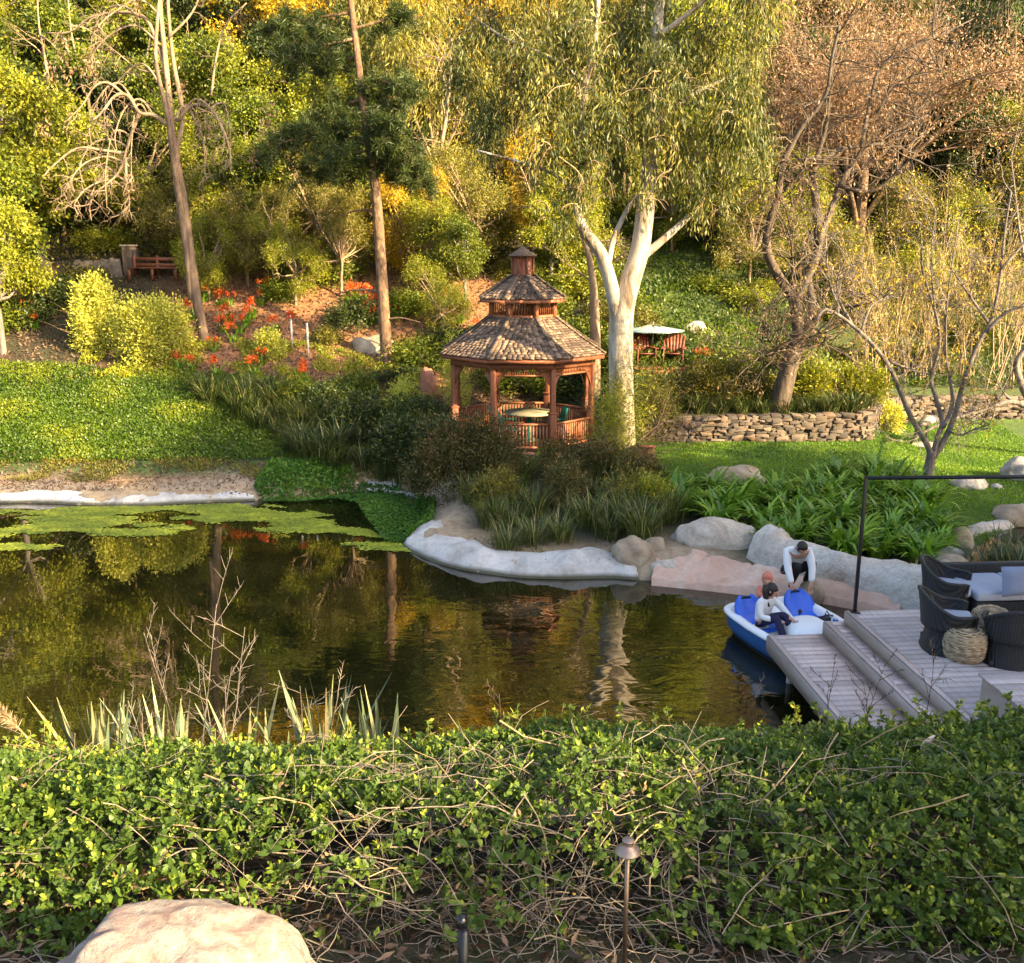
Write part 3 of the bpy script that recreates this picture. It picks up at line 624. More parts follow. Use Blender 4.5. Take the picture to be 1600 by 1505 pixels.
# ------------------------------------------------------------------ deck
k = NT('composite_decking'); f = k.noise(2.5, 6, .6, stretch=(14, 1, 14)); f2 = k.noise(1.2, 5, .6)
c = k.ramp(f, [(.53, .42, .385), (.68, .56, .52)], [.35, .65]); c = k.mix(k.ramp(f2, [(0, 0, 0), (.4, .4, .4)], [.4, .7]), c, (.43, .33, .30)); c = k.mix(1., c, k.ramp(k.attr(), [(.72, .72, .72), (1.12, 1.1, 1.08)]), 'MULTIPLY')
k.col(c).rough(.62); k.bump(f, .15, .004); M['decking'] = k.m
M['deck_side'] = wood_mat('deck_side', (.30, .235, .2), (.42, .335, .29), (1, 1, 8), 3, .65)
DZ = (.60, .79, .98)
dA = P(1201, 993, DZ[0]); dA2 = P(1306, 1117, DZ[0]); ev = dA2 - dA; ev /= np.linalg.norm(ev); DANG = math.atan2(ev[1], ev[0]) + R(90)
dk = T('deck', 'grey brown composite deck stepping down in two levels to the water', 'deck', (dA[0], dA[1], 0), DANG)
eu = np.array((-ev[1], ev[0]))
def dl(u, v, z=0): return np.array((dA[0], dA[1])) + eu * u + ev[:2] * v
uS = float((P(1291, 973, DZ[1])[:2] - dA[:2]) @ eu); uU = float((P(1323, 955, DZ[2])[:2] - dA[:2]) @ eu)
v0 = float((P(1323, 955, DZ[2])[:2] - dA[:2]) @ ev[:2])
LEN = 4.3
def level(u0, u1, z, name, v_start=0., fdep=.2):
    rng = np.random.default_rng(int(z * 100)); g = MB(); v = v_start; bw = .138
    while v < LEN:
        g.box(((u0 + u1) / 2, -(v + bw / 2), z - .0125), (u1 - u0, bw - .004, .025), a=rng.random()); v += bw
    o = g.build(name, M['decking'], dk)
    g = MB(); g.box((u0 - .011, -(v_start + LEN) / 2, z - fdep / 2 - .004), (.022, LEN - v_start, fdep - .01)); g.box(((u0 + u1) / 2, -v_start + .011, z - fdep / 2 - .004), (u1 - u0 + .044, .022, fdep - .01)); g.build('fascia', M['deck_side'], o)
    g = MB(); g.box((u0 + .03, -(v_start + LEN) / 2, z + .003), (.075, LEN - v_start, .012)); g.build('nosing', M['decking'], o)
    return o
level(0, uS - .002, DZ[0], 'landing', 0, .24); level(uS, uU - .002, DZ[1], 'step', .0, .21); level(uU, uU + 6.5, DZ[2], 'platform', v0, .21)
g = MB()
for u in (.25, uU + .3, uU + 2, uU + 4):
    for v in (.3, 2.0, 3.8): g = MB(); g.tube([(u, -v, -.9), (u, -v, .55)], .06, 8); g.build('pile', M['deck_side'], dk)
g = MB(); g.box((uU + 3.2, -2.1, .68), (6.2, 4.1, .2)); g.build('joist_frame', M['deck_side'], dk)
# black frame
M['black_metal'] = plain('black_metal', (.012, .012, .013), .4, .2)
pb = P(1335, 957, DZ[2]); top = PY(1354, 747, pb[1])[2] - DZ[2]
fr = T('railing', 'tall thin black metal post and rail at the corner of the deck', 'railing', (pb[0], pb[1], DZ[2]))
g = MB(); g.box((0, 0, top / 2), (.045, .045, top)); g.build('post', M['black_metal'], fr, bevel=.004)
g = MB(); g.box((0, 0, .006), (.13, .13, .012)); g.build('base_plate', M['black_metal'], fr)
g = MB(); g.bar((-.02, 0, top), (5.2, .05, top + .03), .045); g.build('top_rail', M['black_metal'], fr)
g = MB(); g.box((4.9, .05, top / 2), (.045, .045, top)); g.build('post', M['black_metal'], fr, bevel=.004)
# box at the near end
q = P(1531, 1052, 1.42)
bx = T('deck_box', 'square composite box standing at the near end of the deck', 'box', (q[0], q[1], DZ[2]), DANG)
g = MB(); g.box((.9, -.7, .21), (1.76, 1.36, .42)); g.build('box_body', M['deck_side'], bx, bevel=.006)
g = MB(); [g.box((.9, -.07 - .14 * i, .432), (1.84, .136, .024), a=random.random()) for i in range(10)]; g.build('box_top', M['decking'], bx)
# ------------------------------------------------------------------ wicker furniture
k = NT('black_wicker'); wv = k.n('TexWave', wave_type='BANDS', bands_direction='Z'); wv.inputs['Scale'].default_value = 22; wv2 = k.n('TexWave', wave_type='BANDS', bands_direction='X'); wv2.inputs['Scale'].default_value = 9
tc = k.n('TexCoord'); k.l(tc.outputs['Object'], wv.inputs[0]); k.l(tc.outputs['Object'], wv2.inputs[0]); ml = k.n('Math', operation='MULTIPLY'); k.l(wv.outputs['Fac'], ml.inputs[0]); k.l(wv2.outputs['Fac'], ml.inputs[1])
k.col(k.ramp(ml.outputs[0], [(.010, .011, .012), (.035, .037, .040)])).rough(.5); k.bump(ml.outputs[0], .8, .012); M['wicker'] = k.m
M['cushion'] = plain('cushion', (.36, .38, .45), .9, bump=.25, bscale=180, vary=.06)
M['pillow'] = plain('pillow_cloth', (.20, .235, .34), .9, bump=.25, bscale=180, vary=.08)
def armchair(loc, rz, label, s=1.):
    c = T('wicker_armchair', label, 'armchair', loc, rz); c.scale = (s, s, s)
    # facing -y ; skirted base
    NA = 40; g = MB(); V = []
    for z, r in ((0, .40), (.12, .365), (.28, .335), (.40, .34)):
        V.append([(r * math.copysign(abs(math.cos(a)) ** .75, math.cos(a)), r * .95 * math.copysign(abs(math.sin(a)) ** .75, math.sin(a)), z) for a in np.linspace(0, 2 * math.pi, NA, endpoint=False)])
    g.grid(V, 4, NA, closed=True); g.build('base', M['wicker'], c, smooth=True)
    for sx in (-1, 1):
        for sy in (-1, 1): g = MB(); g.box((sx * .31, sy * .29, .045), (.05, .05, .09)); g.build('foot', M['wicker'], c)
    # shell: from the right arm round the back to the left arm
    g = MB(); V = []; rim = []; N = 33
    for i in range(N):
        a = R(-62 + (304) * i / (N - 1) - 0) ; a = R(-42) + R(264) * i / (N - 1)     # 90deg = back
        b = max(0, math.sin(a)); top = .60 + .26 * max(0, b) ** 1.6; ro = .36 + .05 * b
        col = []
        for j in range(8):
            u = j / 7; z = .36 + (top - .36) * u; r = ro * (.94 + .12 * u + .06 * u * u)
            col.append((r * math.copysign(abs(math.cos(a)) ** .85, math.cos(a)), r * math.sin(a) * .98, z))
        V.append(col); rim.append(col[-1])
    g.grid(V, N, 8); o = g.build('backrest', M['wicker'], c, smooth=True); m = o.modifiers.new('thick', 'SOLIDIFY'); m.thickness = .035; m.offset = 0
    rim = [(*rim[0][:2], .38)] + rim + [(*rim[-1][:2], .38)]
    g = MB(); g.tube(rim, .03, 10); g.build('rim', M['wicker'], o, smooth=True)
    g = MB(); g.box((0, -.03, .44), (.56, .56, .11)); g.build('seat_cushion', M['cushion'], c, bevel=.04)
    return c
p = P(1492, 968, DZ[2]); armchair((p[0], p[1] + .25, DZ[2] + .002), R(62), 'black wicker armchair nearest the rock bank at the back of the deck', .9)
p = P(1487, 1018, DZ[2]); armchair((p[0], p[1] + .12, DZ[2] + .002), R(78), 'black wicker armchair beside the front pouf, turned towards the sofa', .9)
p = P(1582, 1040, DZ[2]); armchair((p[0] + .05, p[1] + .15, DZ[2] + .002), R(165), 'black wicker armchair seen from behind at the right picture edge', .9)
M['seagrass'] = tint_mat('seagrass', [(.17, .12, .07), (.36, .27, .17), (.55, .44, .29)], .9, 60, .5)
def pouf(loc, label, seed, s=1.):
    rng = np.random.default_rng(seed); c = T('woven_pouf', label, 'pouf', loc)
    g = MB(); prof = [(.16, 0), (.23, .05), (.245, .2), (.23, .34), (.17, .40), (.0, .41)]; g.lathe(prof, 24, a=.2); 
    for z in np.arange(.02, .40, .021):
        r = np.interp(z, [0, .05, .2, .34, .41], [.19, .235, .25, .235, .16]); A = np.linspace(0, 2 * math.pi, 49); ph = rng.random() * 6
        for q in range(2):
            pts = [((r + .012 * math.sin(12 * a + ph + q * math.pi)) * math.cos(a), (r + .012 * math.sin(12 * a + ph + q * math.pi)) * math.sin(a), z + .006 * q + .004 * math.sin(5 * a + ph)) for a in A]
            g.tube(pts, .011, 5, False, rng.random())
    for r in np.arange(.03, .18, .025): g.tube([(r * math.cos(a), r * math.sin(a), .41 - r * .12) for a in np.linspace(0, 6.2832, 30)], .013, 5, False, rng.random())
    o = g.build('woven_cover', M['seagrass'], c); c.scale = (s, s, s)
p = P(1515, 1038, DZ[2]); pouf((p[0], p[1] + .18, DZ[2]), 'woven seagrass pouf standing in front of the armchairs', 1, .98)
p = P(1556, 1005, DZ[2]); pouf((p[0], p[1] + .18, DZ[2]), 'woven seagrass pouf half hidden between armchair and sofa', 2, .98)
q = P(1525, 976, DZ[2] + .0)
sf = T('outdoor_sofa', 'low outdoor sofa with pale grey blue cushions along the back of the deck', 'sofa', (q[0] + .0, q[1] + .05, DZ[2] + .002), DANG)
g = MB(); g.box((1.1, .42, .15), (2.2, .84, .3)); g.box((1.15, .95, .28), (2.3, .12, .56)); g.build('sofa_frame', M['wicker'], sf, bevel=.02)
g = MB(); g.box((1.9, -.55, .15), (.8, 1.1, .3)); g.build('sofa_frame', M['wicker'], sf, bevel=.02)
for i in range(3): g = MB(); g.box((.365 + .735 * i, .42, .375), (.725, .84, .14)); g.build('seat_cushion', M['cushion'], sf, bevel=.035)
g = MB(); g.box((1.9, -.55, .375), (.8, 1.08, .14)); g.build('seat_cushion', M['cushion'], sf, bevel=.035)
def pillow(name, loc, rz, tilt, w, hh, label):
    g = MB(); V = []; N = 15
    for sgn in (1, -1):
        W_ = []
        for i in range(N):
            for j in range(N):
                x, y = -1 + 2 * i / (N - 1), -1 + 2 * j / (N - 1); t = (max(0, (1 - x ** 4) * (1 - y ** 4))) ** .5
                W_.append((x * w / 2 * (1 - .05 * (1 - abs(y)) * 0 - .04 * (1 - y * y) * abs(x)), sgn * .11 * t, y * hh / 2 * (1 - .06 * (1 - x * x) * abs(y))))
        g.grid(W_, N, N)
    o = g.build(name, M['pillow'], None, smooth=True); o.location = loc; o.rotation_euler = (tilt, 0, rz)
    return tag(o, label, 'pillow')
q2 = P(1592, 932, DZ[2] + .45); pillow('pillow', (q2[0] + .12, q2[1] + .1, DZ[2] + .64), DANG + R(4), R(-14), .72, .42, 'plump grey blue pillow leaning on the outdoor sofa')
# ------------------------------------------------------------------ pedal boat
M['boat_white'] = plain('boat_white', (.78, .78, .78), .4, vary=.05); M['boat_blue'] = plain('boat_blue', (.02, .10, .30), .35, vary=.1)
M['seat_blue'] = plain('seat_blue', (.012, .11, .62), .35, vary=.08); M['boat_dark'] = plain('boat_dark', (.012, .014, .02), .5)
sA = P(1117, 943, .44); sD = P(1262, 920, .44); e1 = (sD - sA)[:2]; e1 = np.array((.95, .31)); e1 /= np.hypot(*e1)
BA = math.atan2(e1[1], e1[0])
bo = T('pedal_boat', 'blue and white pedal boat moored beside the deck steps', 'boat', (*(sA[:2] + e1 * .80), 0), BA)
# local: x across (0 centre), y from stern 0 to bow -2.05
BW, BL = 1.6, 2.0
def outline(inset, z, n=56):
    pts = []
    for i in range(n):
        t = 2 * math.pi * i / n; cx, sx = math.cos(t), math.sin(t)
        x = math.copysign(abs(cx) ** .36, cx) * (BW / 2 - inset); y = math.copysign(abs(sx) ** .42, sx) * (BL / 2 - inset)
        tap = 1 - .20 * max(0, -y / (BL / 2)) ** 2 - .02 * max(0, y / (BL / 2)); pts.append((x * tap, y - BL / 2, z))
    return pts
def hull(g, rows): V = [outline(i, z) for i, z in rows]; g.grid(V, len(V), 56, closed=True)
g = MB(); hull(g, [(.10, .08), (.05, .14), (.03, .25), (.012, .37)]); g.build('hull', M['boat_blue'], bo, smooth=True)
g = MB(); hull(g, [(.35, -.12), (.22, -.08), (.13, .0), (.10, .08)]); g.build('keel', M['boat_dark'], bo, smooth=True)
g = MB(); hull(g, [(.02, .355), (-.015, .375), (-.015, .40), (.01, .425), (.07, .44), (.115, .43), (.14, .38), (.16, .25), (.2, .2)]); V = outline(.2, .2); g.add(V, [tuple(range(55, -1, -1))][::1]); g.build('deck_shell', M['boat_white'], bo, smooth=True)
g = MB()                                            # centre console and bow hump
def blob(g, c, s, e=.7, nz=10, n=24, zc=0):
    V = []
    for i in range(nz):
        ph = (math.pi / 2) * i / (nz - 1); r = math.cos(ph) ** e; z = math.sin(ph) ** e
        V.append([(c[0] + s[0] * r * math.copysign(abs(math.cos(t)) ** e, math.cos(t)), c[1] + s[1] * r * math.copysign(abs(math.sin(t)) ** e, math.sin(t)), c[2] + s[2] * z) for t in np.linspace(0, 2 * math.pi, n, endpoint=False)])
    g.grid(V, nz, n, closed=True)
blob(g, (.06, -1.35, .2), (.36, .46, .36)); blob(g, (.0, -1.72, .2), (.62, .22, .22)); g.build('bow_hump', M['boat_white'], bo, smooth=True)
g = MB(); V = []
g.add([(-.17, -.30, .2), (.17, -.30, .2), (.20, -.98, .2), (-.20, -.98, .2), (-.15, -.34, .60), (.15, -.34, .60), (.18, -.84, .36), (-.18, -.84, .36)], [(0, 1, 5, 4), (1, 2, 6, 5), (2, 3, 7, 6), (3, 0, 4, 7), (4, 5, 6, 7)]); g.build('console', M['boat_white'], bo, bevel=.05)
g = MB(); g.box((0, -.22, .3), (1.2, .34, .24)); g.build('rear_bench', M['boat_white'], bo, bevel=.04)
for sx in (-1, 1):
    st = MB(); V = []
    for i in range(12):
        u = i / 11
        if u < .5: y = -1.02 + (u / .5) * .44; z = .33 - .03 * math.sin(u * 2 * math.pi)
        else: y = -.58 + (u - .5) * .52; z = .33 + (u - .5) * .62
        w = .25 * (1 if u < .75 else (1 - ((u - .75) / .25) ** 2 * .62))
        V.append([(sx * .45 + w * s, y - (.0 if u < .5 else .05 * s * s), z + .03 * s * s) for s in np.linspace(-1, 1, 9)])
    st.grid(V, 12, 9); o = st.build('seat', M['seat_blue'], bo, smooth=True); m = o.modifiers.new('thick', 'SOLIDIFY'); m.thickness = .045
    g = MB(); g.tube([(sx * .45 - .09, -.35, .615), (sx * .45, -.345, .64), (sx * .45 + .09, -.35, .615)], .018, 8); g.build('headrest_handle', M['boat_dark'], o)
    g = MB(); g.box((sx * .45, -.78, .25), (.5, .42, .12)); g.build('seat_base', M['boat_white'], bo, bevel=.03)
    g = MB(); g.tube([(sx * .45 - .14, -1.3, .3), (sx * .45 + .14, -1.3, .3)], .014, 6)
    for d in (-1, 1): g.box((sx * .45 + d * .1, -1.3 + d * .05, .3 + d * .05), (.1, .05, .025)); 
    g.build('pedal', M['boat_dark'], bo)
g = MB(); g.tube([(.12, -1.0, .3), (.12, -.98, .52), (.12, -1.02, .54)], .012, 6); g.lathe([(.028, 0), (.032, .03), (.02, .06)], 10, (.12, -.99, .53)); g.build('steering_lever', M['boat_dark'], bo)
def b2w(x, y, z): ca, sa = math.cos(BA), math.sin(BA); q = bo.location; return (q.x + x * ca - y * sa, q.y + x * sa + y * ca, z)
cn = T('drink_can', 'blue drink can standing on the bow of the pedal boat', 'can', b2w(.60, -1.24, .31)); g = MB(); g.lathe([(.028, 0), (.033, .01), (.033, .105), (.026, .12)], 16); g.build('can_body', plain('can_blue', (.02, .09, .5), .3, .6), cn, smooth=True)
g = MB(); g.lathe([(.024, .121), (.027, .125), (.0, .126)], 16); g.build('lid', plain('can_metal', (.6, .6, .62), .3, .9), cn)
cn.scale = (1.3, 1.3, 1.3)
bg = T('strap_bag', 'small dark bag with loose straps on the pedal boat side', 'bag', b2w(.60, -.98, .31), BA)
g = MB(); g.box((0, 0, .05), (.2, .14, .1)); g.build('bag_body', M['boat_dark'], bg, bevel=.03); g = MB(); g.tube([(-.09, 0, .09), (-.05, -.08, .16), (.06, -.1, .15), (.1, -.02, .08)], .012, 6); g.tube([(-.02, 0, .1), (.06, .05, .17), (.13, -.05, .02)], .01, 6); g.build('strap', M['boat_dark'], bg)
sh = MB(); sh.box((0, 0, .03), (.18, .12, .05)); sh.tube([(-.1, .02, .05), (0, .06, .09), (.1, .0, .04)], .02, 6); o = sh.build('folded_towel', plain('towel', (.2, .42, .62), .9), None, bevel=.02); o.location = b2w(-.1, -1.02, .42); o.rotation_euler = (0, .2, .5); tag(o, 'little blue cloth dropped on the white boat console', 'cloth')
# ------------------------------------------------------------------ people
M['skin'] = plain('skin', (.50, .27, .18), .55); M['white_cloth'] = plain('white_cloth', (.74, .73, .73), .9, bump=.3, bscale=40); M['navy'] = plain('navy_cloth', (.014, .013, .05), .85); M['black_cloth'] = plain('black_cloth', (.012, .011, .012), .85); M['hair'] = plain('hair', (.018, .010, .007), .55, bump=.4, bscale=90); M['salmon'] = plain('salmon_cloth', (.58, .19, .12), .9)
def skinmesh(name, J, E, mat, parent, lv=2):
    keys = list(J); me = bpy.data.meshes.new(name); me.from_pydata([J[q][0] for q in keys], [(keys.index(a), keys.index(b)) for a, b in E], [])
    o = bpy.data.objects.new(name, me); COL.objects.link(o); o.parent = parent; me.materials.append(mat)
    m = o.modifiers.new('skin', 'SKIN'); m.use_smooth_shade = True
    for i, q in enumerate(keys):
        r = J[q][1]; sv = me.skin_vertices[0].data[i]; sv.radius = r if hasattr(r, '__len__') else (r, r); sv.use_root = i == 0
    s = o.modifiers.new('sub', 'SUBSURF'); s.levels = lv; s.render_levels = lv
    return o
def hand(J, E, root, tip_dir, side_dir, s=1.):
    """five short finger chains rooted in the palm"""
    p = Vector(J[root][0]); d = Vector(tip_dir).normalized(); sd = Vector(side_dir).normalized(); dn = d.cross(sd).normalized()
    pm = root + '_palm'; J[pm] = (tuple(p + d * .055 * s), .02 * s); E.append((root, pm))
    for i, (off, ln) in enumerate(((-.03, .07), (-.011, .08), (.009, .076), (.028, .06))):
        a = p + d * .085 * s + sd * off * s; b = a + d * ln * .55 * s + dn * .012 * s; c_ = b + d * ln * .4 * s + dn * .03 * s
        for nm, v, r in ((f'{root}f{i}a', a, .0095), (f'{root}f{i}b', b, .0085), (f'{root}f{i}c', c_, .007)): J[nm] = (tuple(v), r * s)
        E += [(pm, f'{root}f{i}a'), (f'{root}f{i}a', f'{root}f{i}b'), (f'{root}f{i}b', f'{root}f{i}c')]
    a = p + d * .03 * s - sd * .035 * s; b = a + d * .04 * s - sd * .015 * s + dn * .02 * s
    J[root + 't1'] = (tuple(a), .011 * s); J[root + 't2'] = (tuple(b), .008 * s); E += [(root, root + 't1'), (root + 't1', root + 't2')]
def face(parent, hc, fw, up, s=1.):
    fw = Vector(fw).normalized(); up = Vector(up).normalized(); rt = fw.cross(up).normalized(); hc = Vector(hc)
    g = MB()
    for sg in (-1, 1):
        c = hc + fw * .088 * s + rt * sg * .032 * s + up * .008 * s; g.lathe([(.0, -.007 * s), (.009 * s, 0), (.0, .007 * s)], 8, tuple(c))
    g.build('eyes', M['hair'], parent)
    g = MB(); b = hc + fw * .085 * s; g.tube([b + up * .012 * s, b + fw * .018 * s - up * .02 * s, b + fw * .02 * s - up * .028 * s, b - up * .034 * s], [.006 * s, .011 * s, .012 * s, .006 * s], 6); g.build('nose', M['skin'], parent, smooth=True)
    g = MB(); b = hc + fw * .08 * s - up * .055 * s; g.tube([b - rt * .025 * s, b + fw * .008 * s, b + rt * .025 * s], [.004 * s, .008 * s, .004 * s], 6); g.build('mouth', plain('lips', (.4, .12, .09), .5), parent, smooth=True)
    g = MB()
    for sg in (-1, 1): c = hc + rt * sg * .077 * s - fw * .005 * s; g.lathe([(.004 * s, -.028 * s), (.014 * s, -.01 * s), (.016 * s, .012 * s), (.006 * s, .028 * s)], 8, tuple(c))
    g.build('ears', M['skin'], parent, smooth=True)
def hairmesh(parent, hc, fw, up, s, mat, pony=None, name='hair', cover=.2):
    fw = Vector(fw).normalized(); up = Vector(up).normalized(); rt = fw.cross(up).normalized(); hc = Vector(hc); g = MB(); V = []
    for i in range(12):
        ph = math.pi * .92 * i / 11
        row = []
        for j in range(28):
            t = 2 * math.pi * j / 28; d = up * math.cos(ph) + (fw * math.cos(t) + rt * math.sin(t)) * math.sin(ph)
            f = d.dot(fw); lim = .098 if not (f > .45 and d.dot(up) < .45) else .07          # open over the face
            r = lim * s * (1.06 if d.dot(fw) < 0 else 1.0) * (1 + .05 * mnoise.noise(d * 5)); v = hc + (rt * d.dot(rt) * .86 + fw * d.dot(fw) + up * d.dot(up) * 1.12) * r; row.append(tuple(v))
        V.append(row)
    g.grid(V, 12, 28, closed=True)
    if pony:
        g.tube([tuple(Vector(q)) for q in pony[0]], pony[1], 10)
    return g.build(name, mat, parent, smooth=True)
def person(label, loc, rz, s, J, shirt, legs, feet, shirt_mat, leg_mat, shoe_mat, hd, fw, up, hairm, hands, pony=None):
    """J: joints of the body in metres, facing -y"""
    o = T('person', label, 'person', loc, rz); o.scale = (s, s, s)
    B = {q: ((v[0], tuple(x * .8 for x in v[1]) if hasattr(v[1], '__len__') else v[1] * .8) if q[:2] in ('wa', 'ch', 'sh', 'el', 'pe', 'hi', 'kn') else v) for q, v in J.items()}; hc = Vector(hd); up_ = Vector(up).normalized(); fw_ = Vector(fw).normalized()
    B['skull'] = (tuple(hc + up_ * .035), (.082, .10)); B['jaw'] = (tuple(hc - up_ * .06 + fw_ * .02), (.06, .072)); 
    E = [('pelvis', 'waist'), ('waist', 'chest'), ('chest', 'neck'), ('neck', 'jaw'), ('jaw', 'skull')]
    for sd in 'LR': E += [('chest', 'sh' + sd), ('sh' + sd, 'el' + sd), ('el' + sd, 'wr' + sd), ('pelvis', 'hip' + sd), ('hip' + sd, 'kn' + sd), ('kn' + sd, 'an' + sd), ('an' + sd, 'toe' + sd)]
    for sd in 'LR':
        if sd in hands: hand(B, E, 'wr' + sd, hands[sd][0], hands[sd][1])
    skinmesh('body', B, E, M['skin'], o)
    def cloth(name, keys, edges, extra, mat):
        Jc = {q: (J[q][0], tuple(x + extra for x in J[q][1]) if hasattr(J[q][1], '__len__') else J[q][1] + extra) for q in keys}
        skinmesh(name, Jc, edges, mat, o)
    a, b = Vector(J['chest'][0]), Vector(J['neck'][0]); J['nb'] = (tuple(a.lerp(b, .93)), tuple(J['neck'][1] * q for q in (1.35, 1.3)))
    sk = ['waist', 'pelvis', 'nb', 'chest', 'shL', 'elL', 'wcL', 'shR', 'elR', 'wcR']
    for sd in 'LR': a, b = Vector(J['el' + sd][0]), Vector(J['wr' + sd][0]); J['wc' + sd] = (tuple(a.lerp(b, .88)), .032)
    cloth('shirt', sk, [('waist', 'pelvis'), ('waist', 'chest'), ('chest', 'nb'), ('chest', 'shL'), ('shL', 'elL'), ('elL', 'wcL'), ('chest', 'shR'), ('shR', 'elR'), ('elR', 'wcR')], .017, shirt_mat)
    for sd in 'LR': a, b = Vector(J['kn' + sd][0]), Vector(J['an' + sd][0]); J['cf' + sd] = (tuple(a.lerp(b, .92)), .043)
    a, b = Vector(J['pelvis'][0]), Vector(J['waist'][0]); J['wl'] = (tuple(a.lerp(b, .55)), tuple(.92 * q for q in J['waist'][1]))
    J['pb'] = (tuple(a - (b - a) * .12), tuple(.55 * q for q in J['pelvis'][1]))
    cloth('trousers', ['pelvis', 'wl', 'pb', 'hipL', 'knL', 'cfL', 'hipR', 'knR', 'cfR'], [('pelvis', 'wl'), ('pelvis', 'pb'), ('pelvis', 'hipL'), ('hipL', 'knL'), ('knL', 'cfL'), ('pelvis', 'hipR'), ('hipR', 'knR'), ('knR', 'cfR')], .014, leg_mat)
    for sd in 'LR': skinmesh('shoe', {'a': (J['an' + sd][0], .045), 'b': (tuple(Vector(J['an' + sd][0]).lerp(Vector(J['toe' + sd][0]), .5) - Vector((0, 0, .012))), .042), 'c': (J['toe' + sd][0], .034)}, [('a', 'b'), ('b', 'c')], shoe_mat, o)
    if hairm: hairmesh(o, hc, fw, up, 1., hairm, pony)
    face(o, hc, fw, up)
    return o
# crouching man on the pink path, reaching down to the boat
mp_ = P(1243, 926, .24)
J = {'pelvis': ((0, .20, .30), (.12, .105)), 'waist': ((0, .12, .46), (.13, .105)), 'chest': ((0, -.05, .64), (.17, .125)), 'neck': ((0, -.13, .745), .05),
     'shL': ((.185, -.07, .68), .062), 'elL': ((.19, -.24, .45), .046), 'wrL': ((.13, -.40, .22), .03), 'shR': ((-.185, -.07, .68), .062), 'elR': ((-.21, -.24, .44), .046), 'wrR': ((-.19, -.42, .22), .03),
     'hipL': ((.10, .2, .28), .095), 'knL': ((.24, -.18, .52), .062), 'anL': ((.20, .06, .075), .042), 'toeL': ((.22, -.12, .035), .032), 'hipR': ((-.10, .2, .28), .095), 'knR': ((-.03, -.24, .50), .062), 'anR': ((-.06, .02, .075), .042), 'toeR': ((-.05, -.17, .035), .032)}
person('dark haired person in white sweater and black trousers crouching on the pink rock path', (mp_[0], mp_[1] + .12, .25), R(4), 1.06, J, 0, 0, 0, M['white_cloth'], M['black_cloth'], M['navy'], (0, -.24, .80), (.05, -.75, -.66), (0, -.66, .75), M['hair'], {'L': ((-.2, -.3, -.9), (1, 0, 0)), 'R': ((0, -.3, -.95), (1, 0, 0))})
# seated girl in the left boat seat
J = {'pelvis': ((0, 0, .10), (.12, .10)), 'waist': ((.0, .0, .24), (.105, .085)), 'chest': ((.01, -.06, .40), (.12, .085)), 'neck': ((.015, -.09, .50), .04),
     'shL': ((.14, -.08, .43), .045), 'elL': ((.20, -.24, .30), .034), 'wrL': ((.14, -.40, .24), .024), 'shR': ((-.14, -.07, .43), .045), 'elR': ((-.20, -.14, .24), .034), 'wrR': ((-.08, -.30, .22), .024),
     'hipL': ((.08, -.02, .09), .075), 'knL': ((.11, -.34, .27), .052), 'anL': ((.13, -.56, -.04), .036), 'toeL': ((.14, -.67, -.07), .026), 'hipR': ((-.08, -.02, .09), .075), 'knR': ((-.07, -.33, .27), .052), 'anR': ((-.04, -.48, -.04), .036), 'toeR': ((-.04, -.60, -.07), .026)}
person('girl in white top and navy leggings with dark ponytail sitting in the pedal boat', b2w(-.43, -.80, .31), BA + R(16), 1.02, J, 0, 0, 0, M['white_cloth'], M['navy'], M['boat_dark'], (.03, -.13, .615), (.45, -.75, -.45), (.1, -.42, .9), M['hair'], {'L': ((0, -.9, -.3), (1, 0, 0)), 'R': ((.4, -.8, -.3), (1, 0, 0))}, pony=([(-.03, -.07, .69), (-.06, -.085, .58), (-.055, -.10, .47), (-.03, -.15, .37)], [.05, .048, .036, .014]))
# small child on the rear bench
J = {'pelvis': ((0, 0, .07), (.10, .085)), 'waist': ((0, 0, .17), (.085, .07)), 'chest': ((0, -.02, .27), (.10, .07)), 'neck': ((0, -.03, .34), .035),
     'shL': ((.11, -.02, .29), .036), 'elL': ((.15, -.12, .20), .028), 'wrL': ((.10, -.22, .20), .02), 'shR': ((-.11, -.02, .29), .036), 'elR': ((-.15, -.12, .20), .028), 'wrR': ((-.10, -.22, .20), .02),
     'hipL': ((.06, -.02, .06), .06), 'knL': ((.08, -.2, .09), .045), 'anL': ((.08, -.24, -.08), .03), 'toeL': ((.08, -.31, -.1), .022), 'hipR': ((-.06, -.02, .06), .06), 'knR': ((-.08, -.2, .09), .045), 'anR': ((-.08, -.24, -.08), .03), 'toeR': ((-.08, -.31, -.1), .022)}
cp = person('small child in a salmon hood on the back bench of the pedal boat', b2w(.02, -.19, .42), BA - R(20), .95, J, 0, 0, 0, M['salmon'], M['navy'], M['boat_dark'], (0, -.04, .44), (-.2, -.95, -.2), (0, -.15, 1), None, {'L': ((0, -.9, -.3), (1, 0, 0)), 'R': ((0, -.9, -.3), (1, 0, 0))})
hairmesh(cp, (0, -.03, .45), (-.2, -.95, -.2), (0, -.15, 1), 1.08, M['salmon'], None, 'hood')
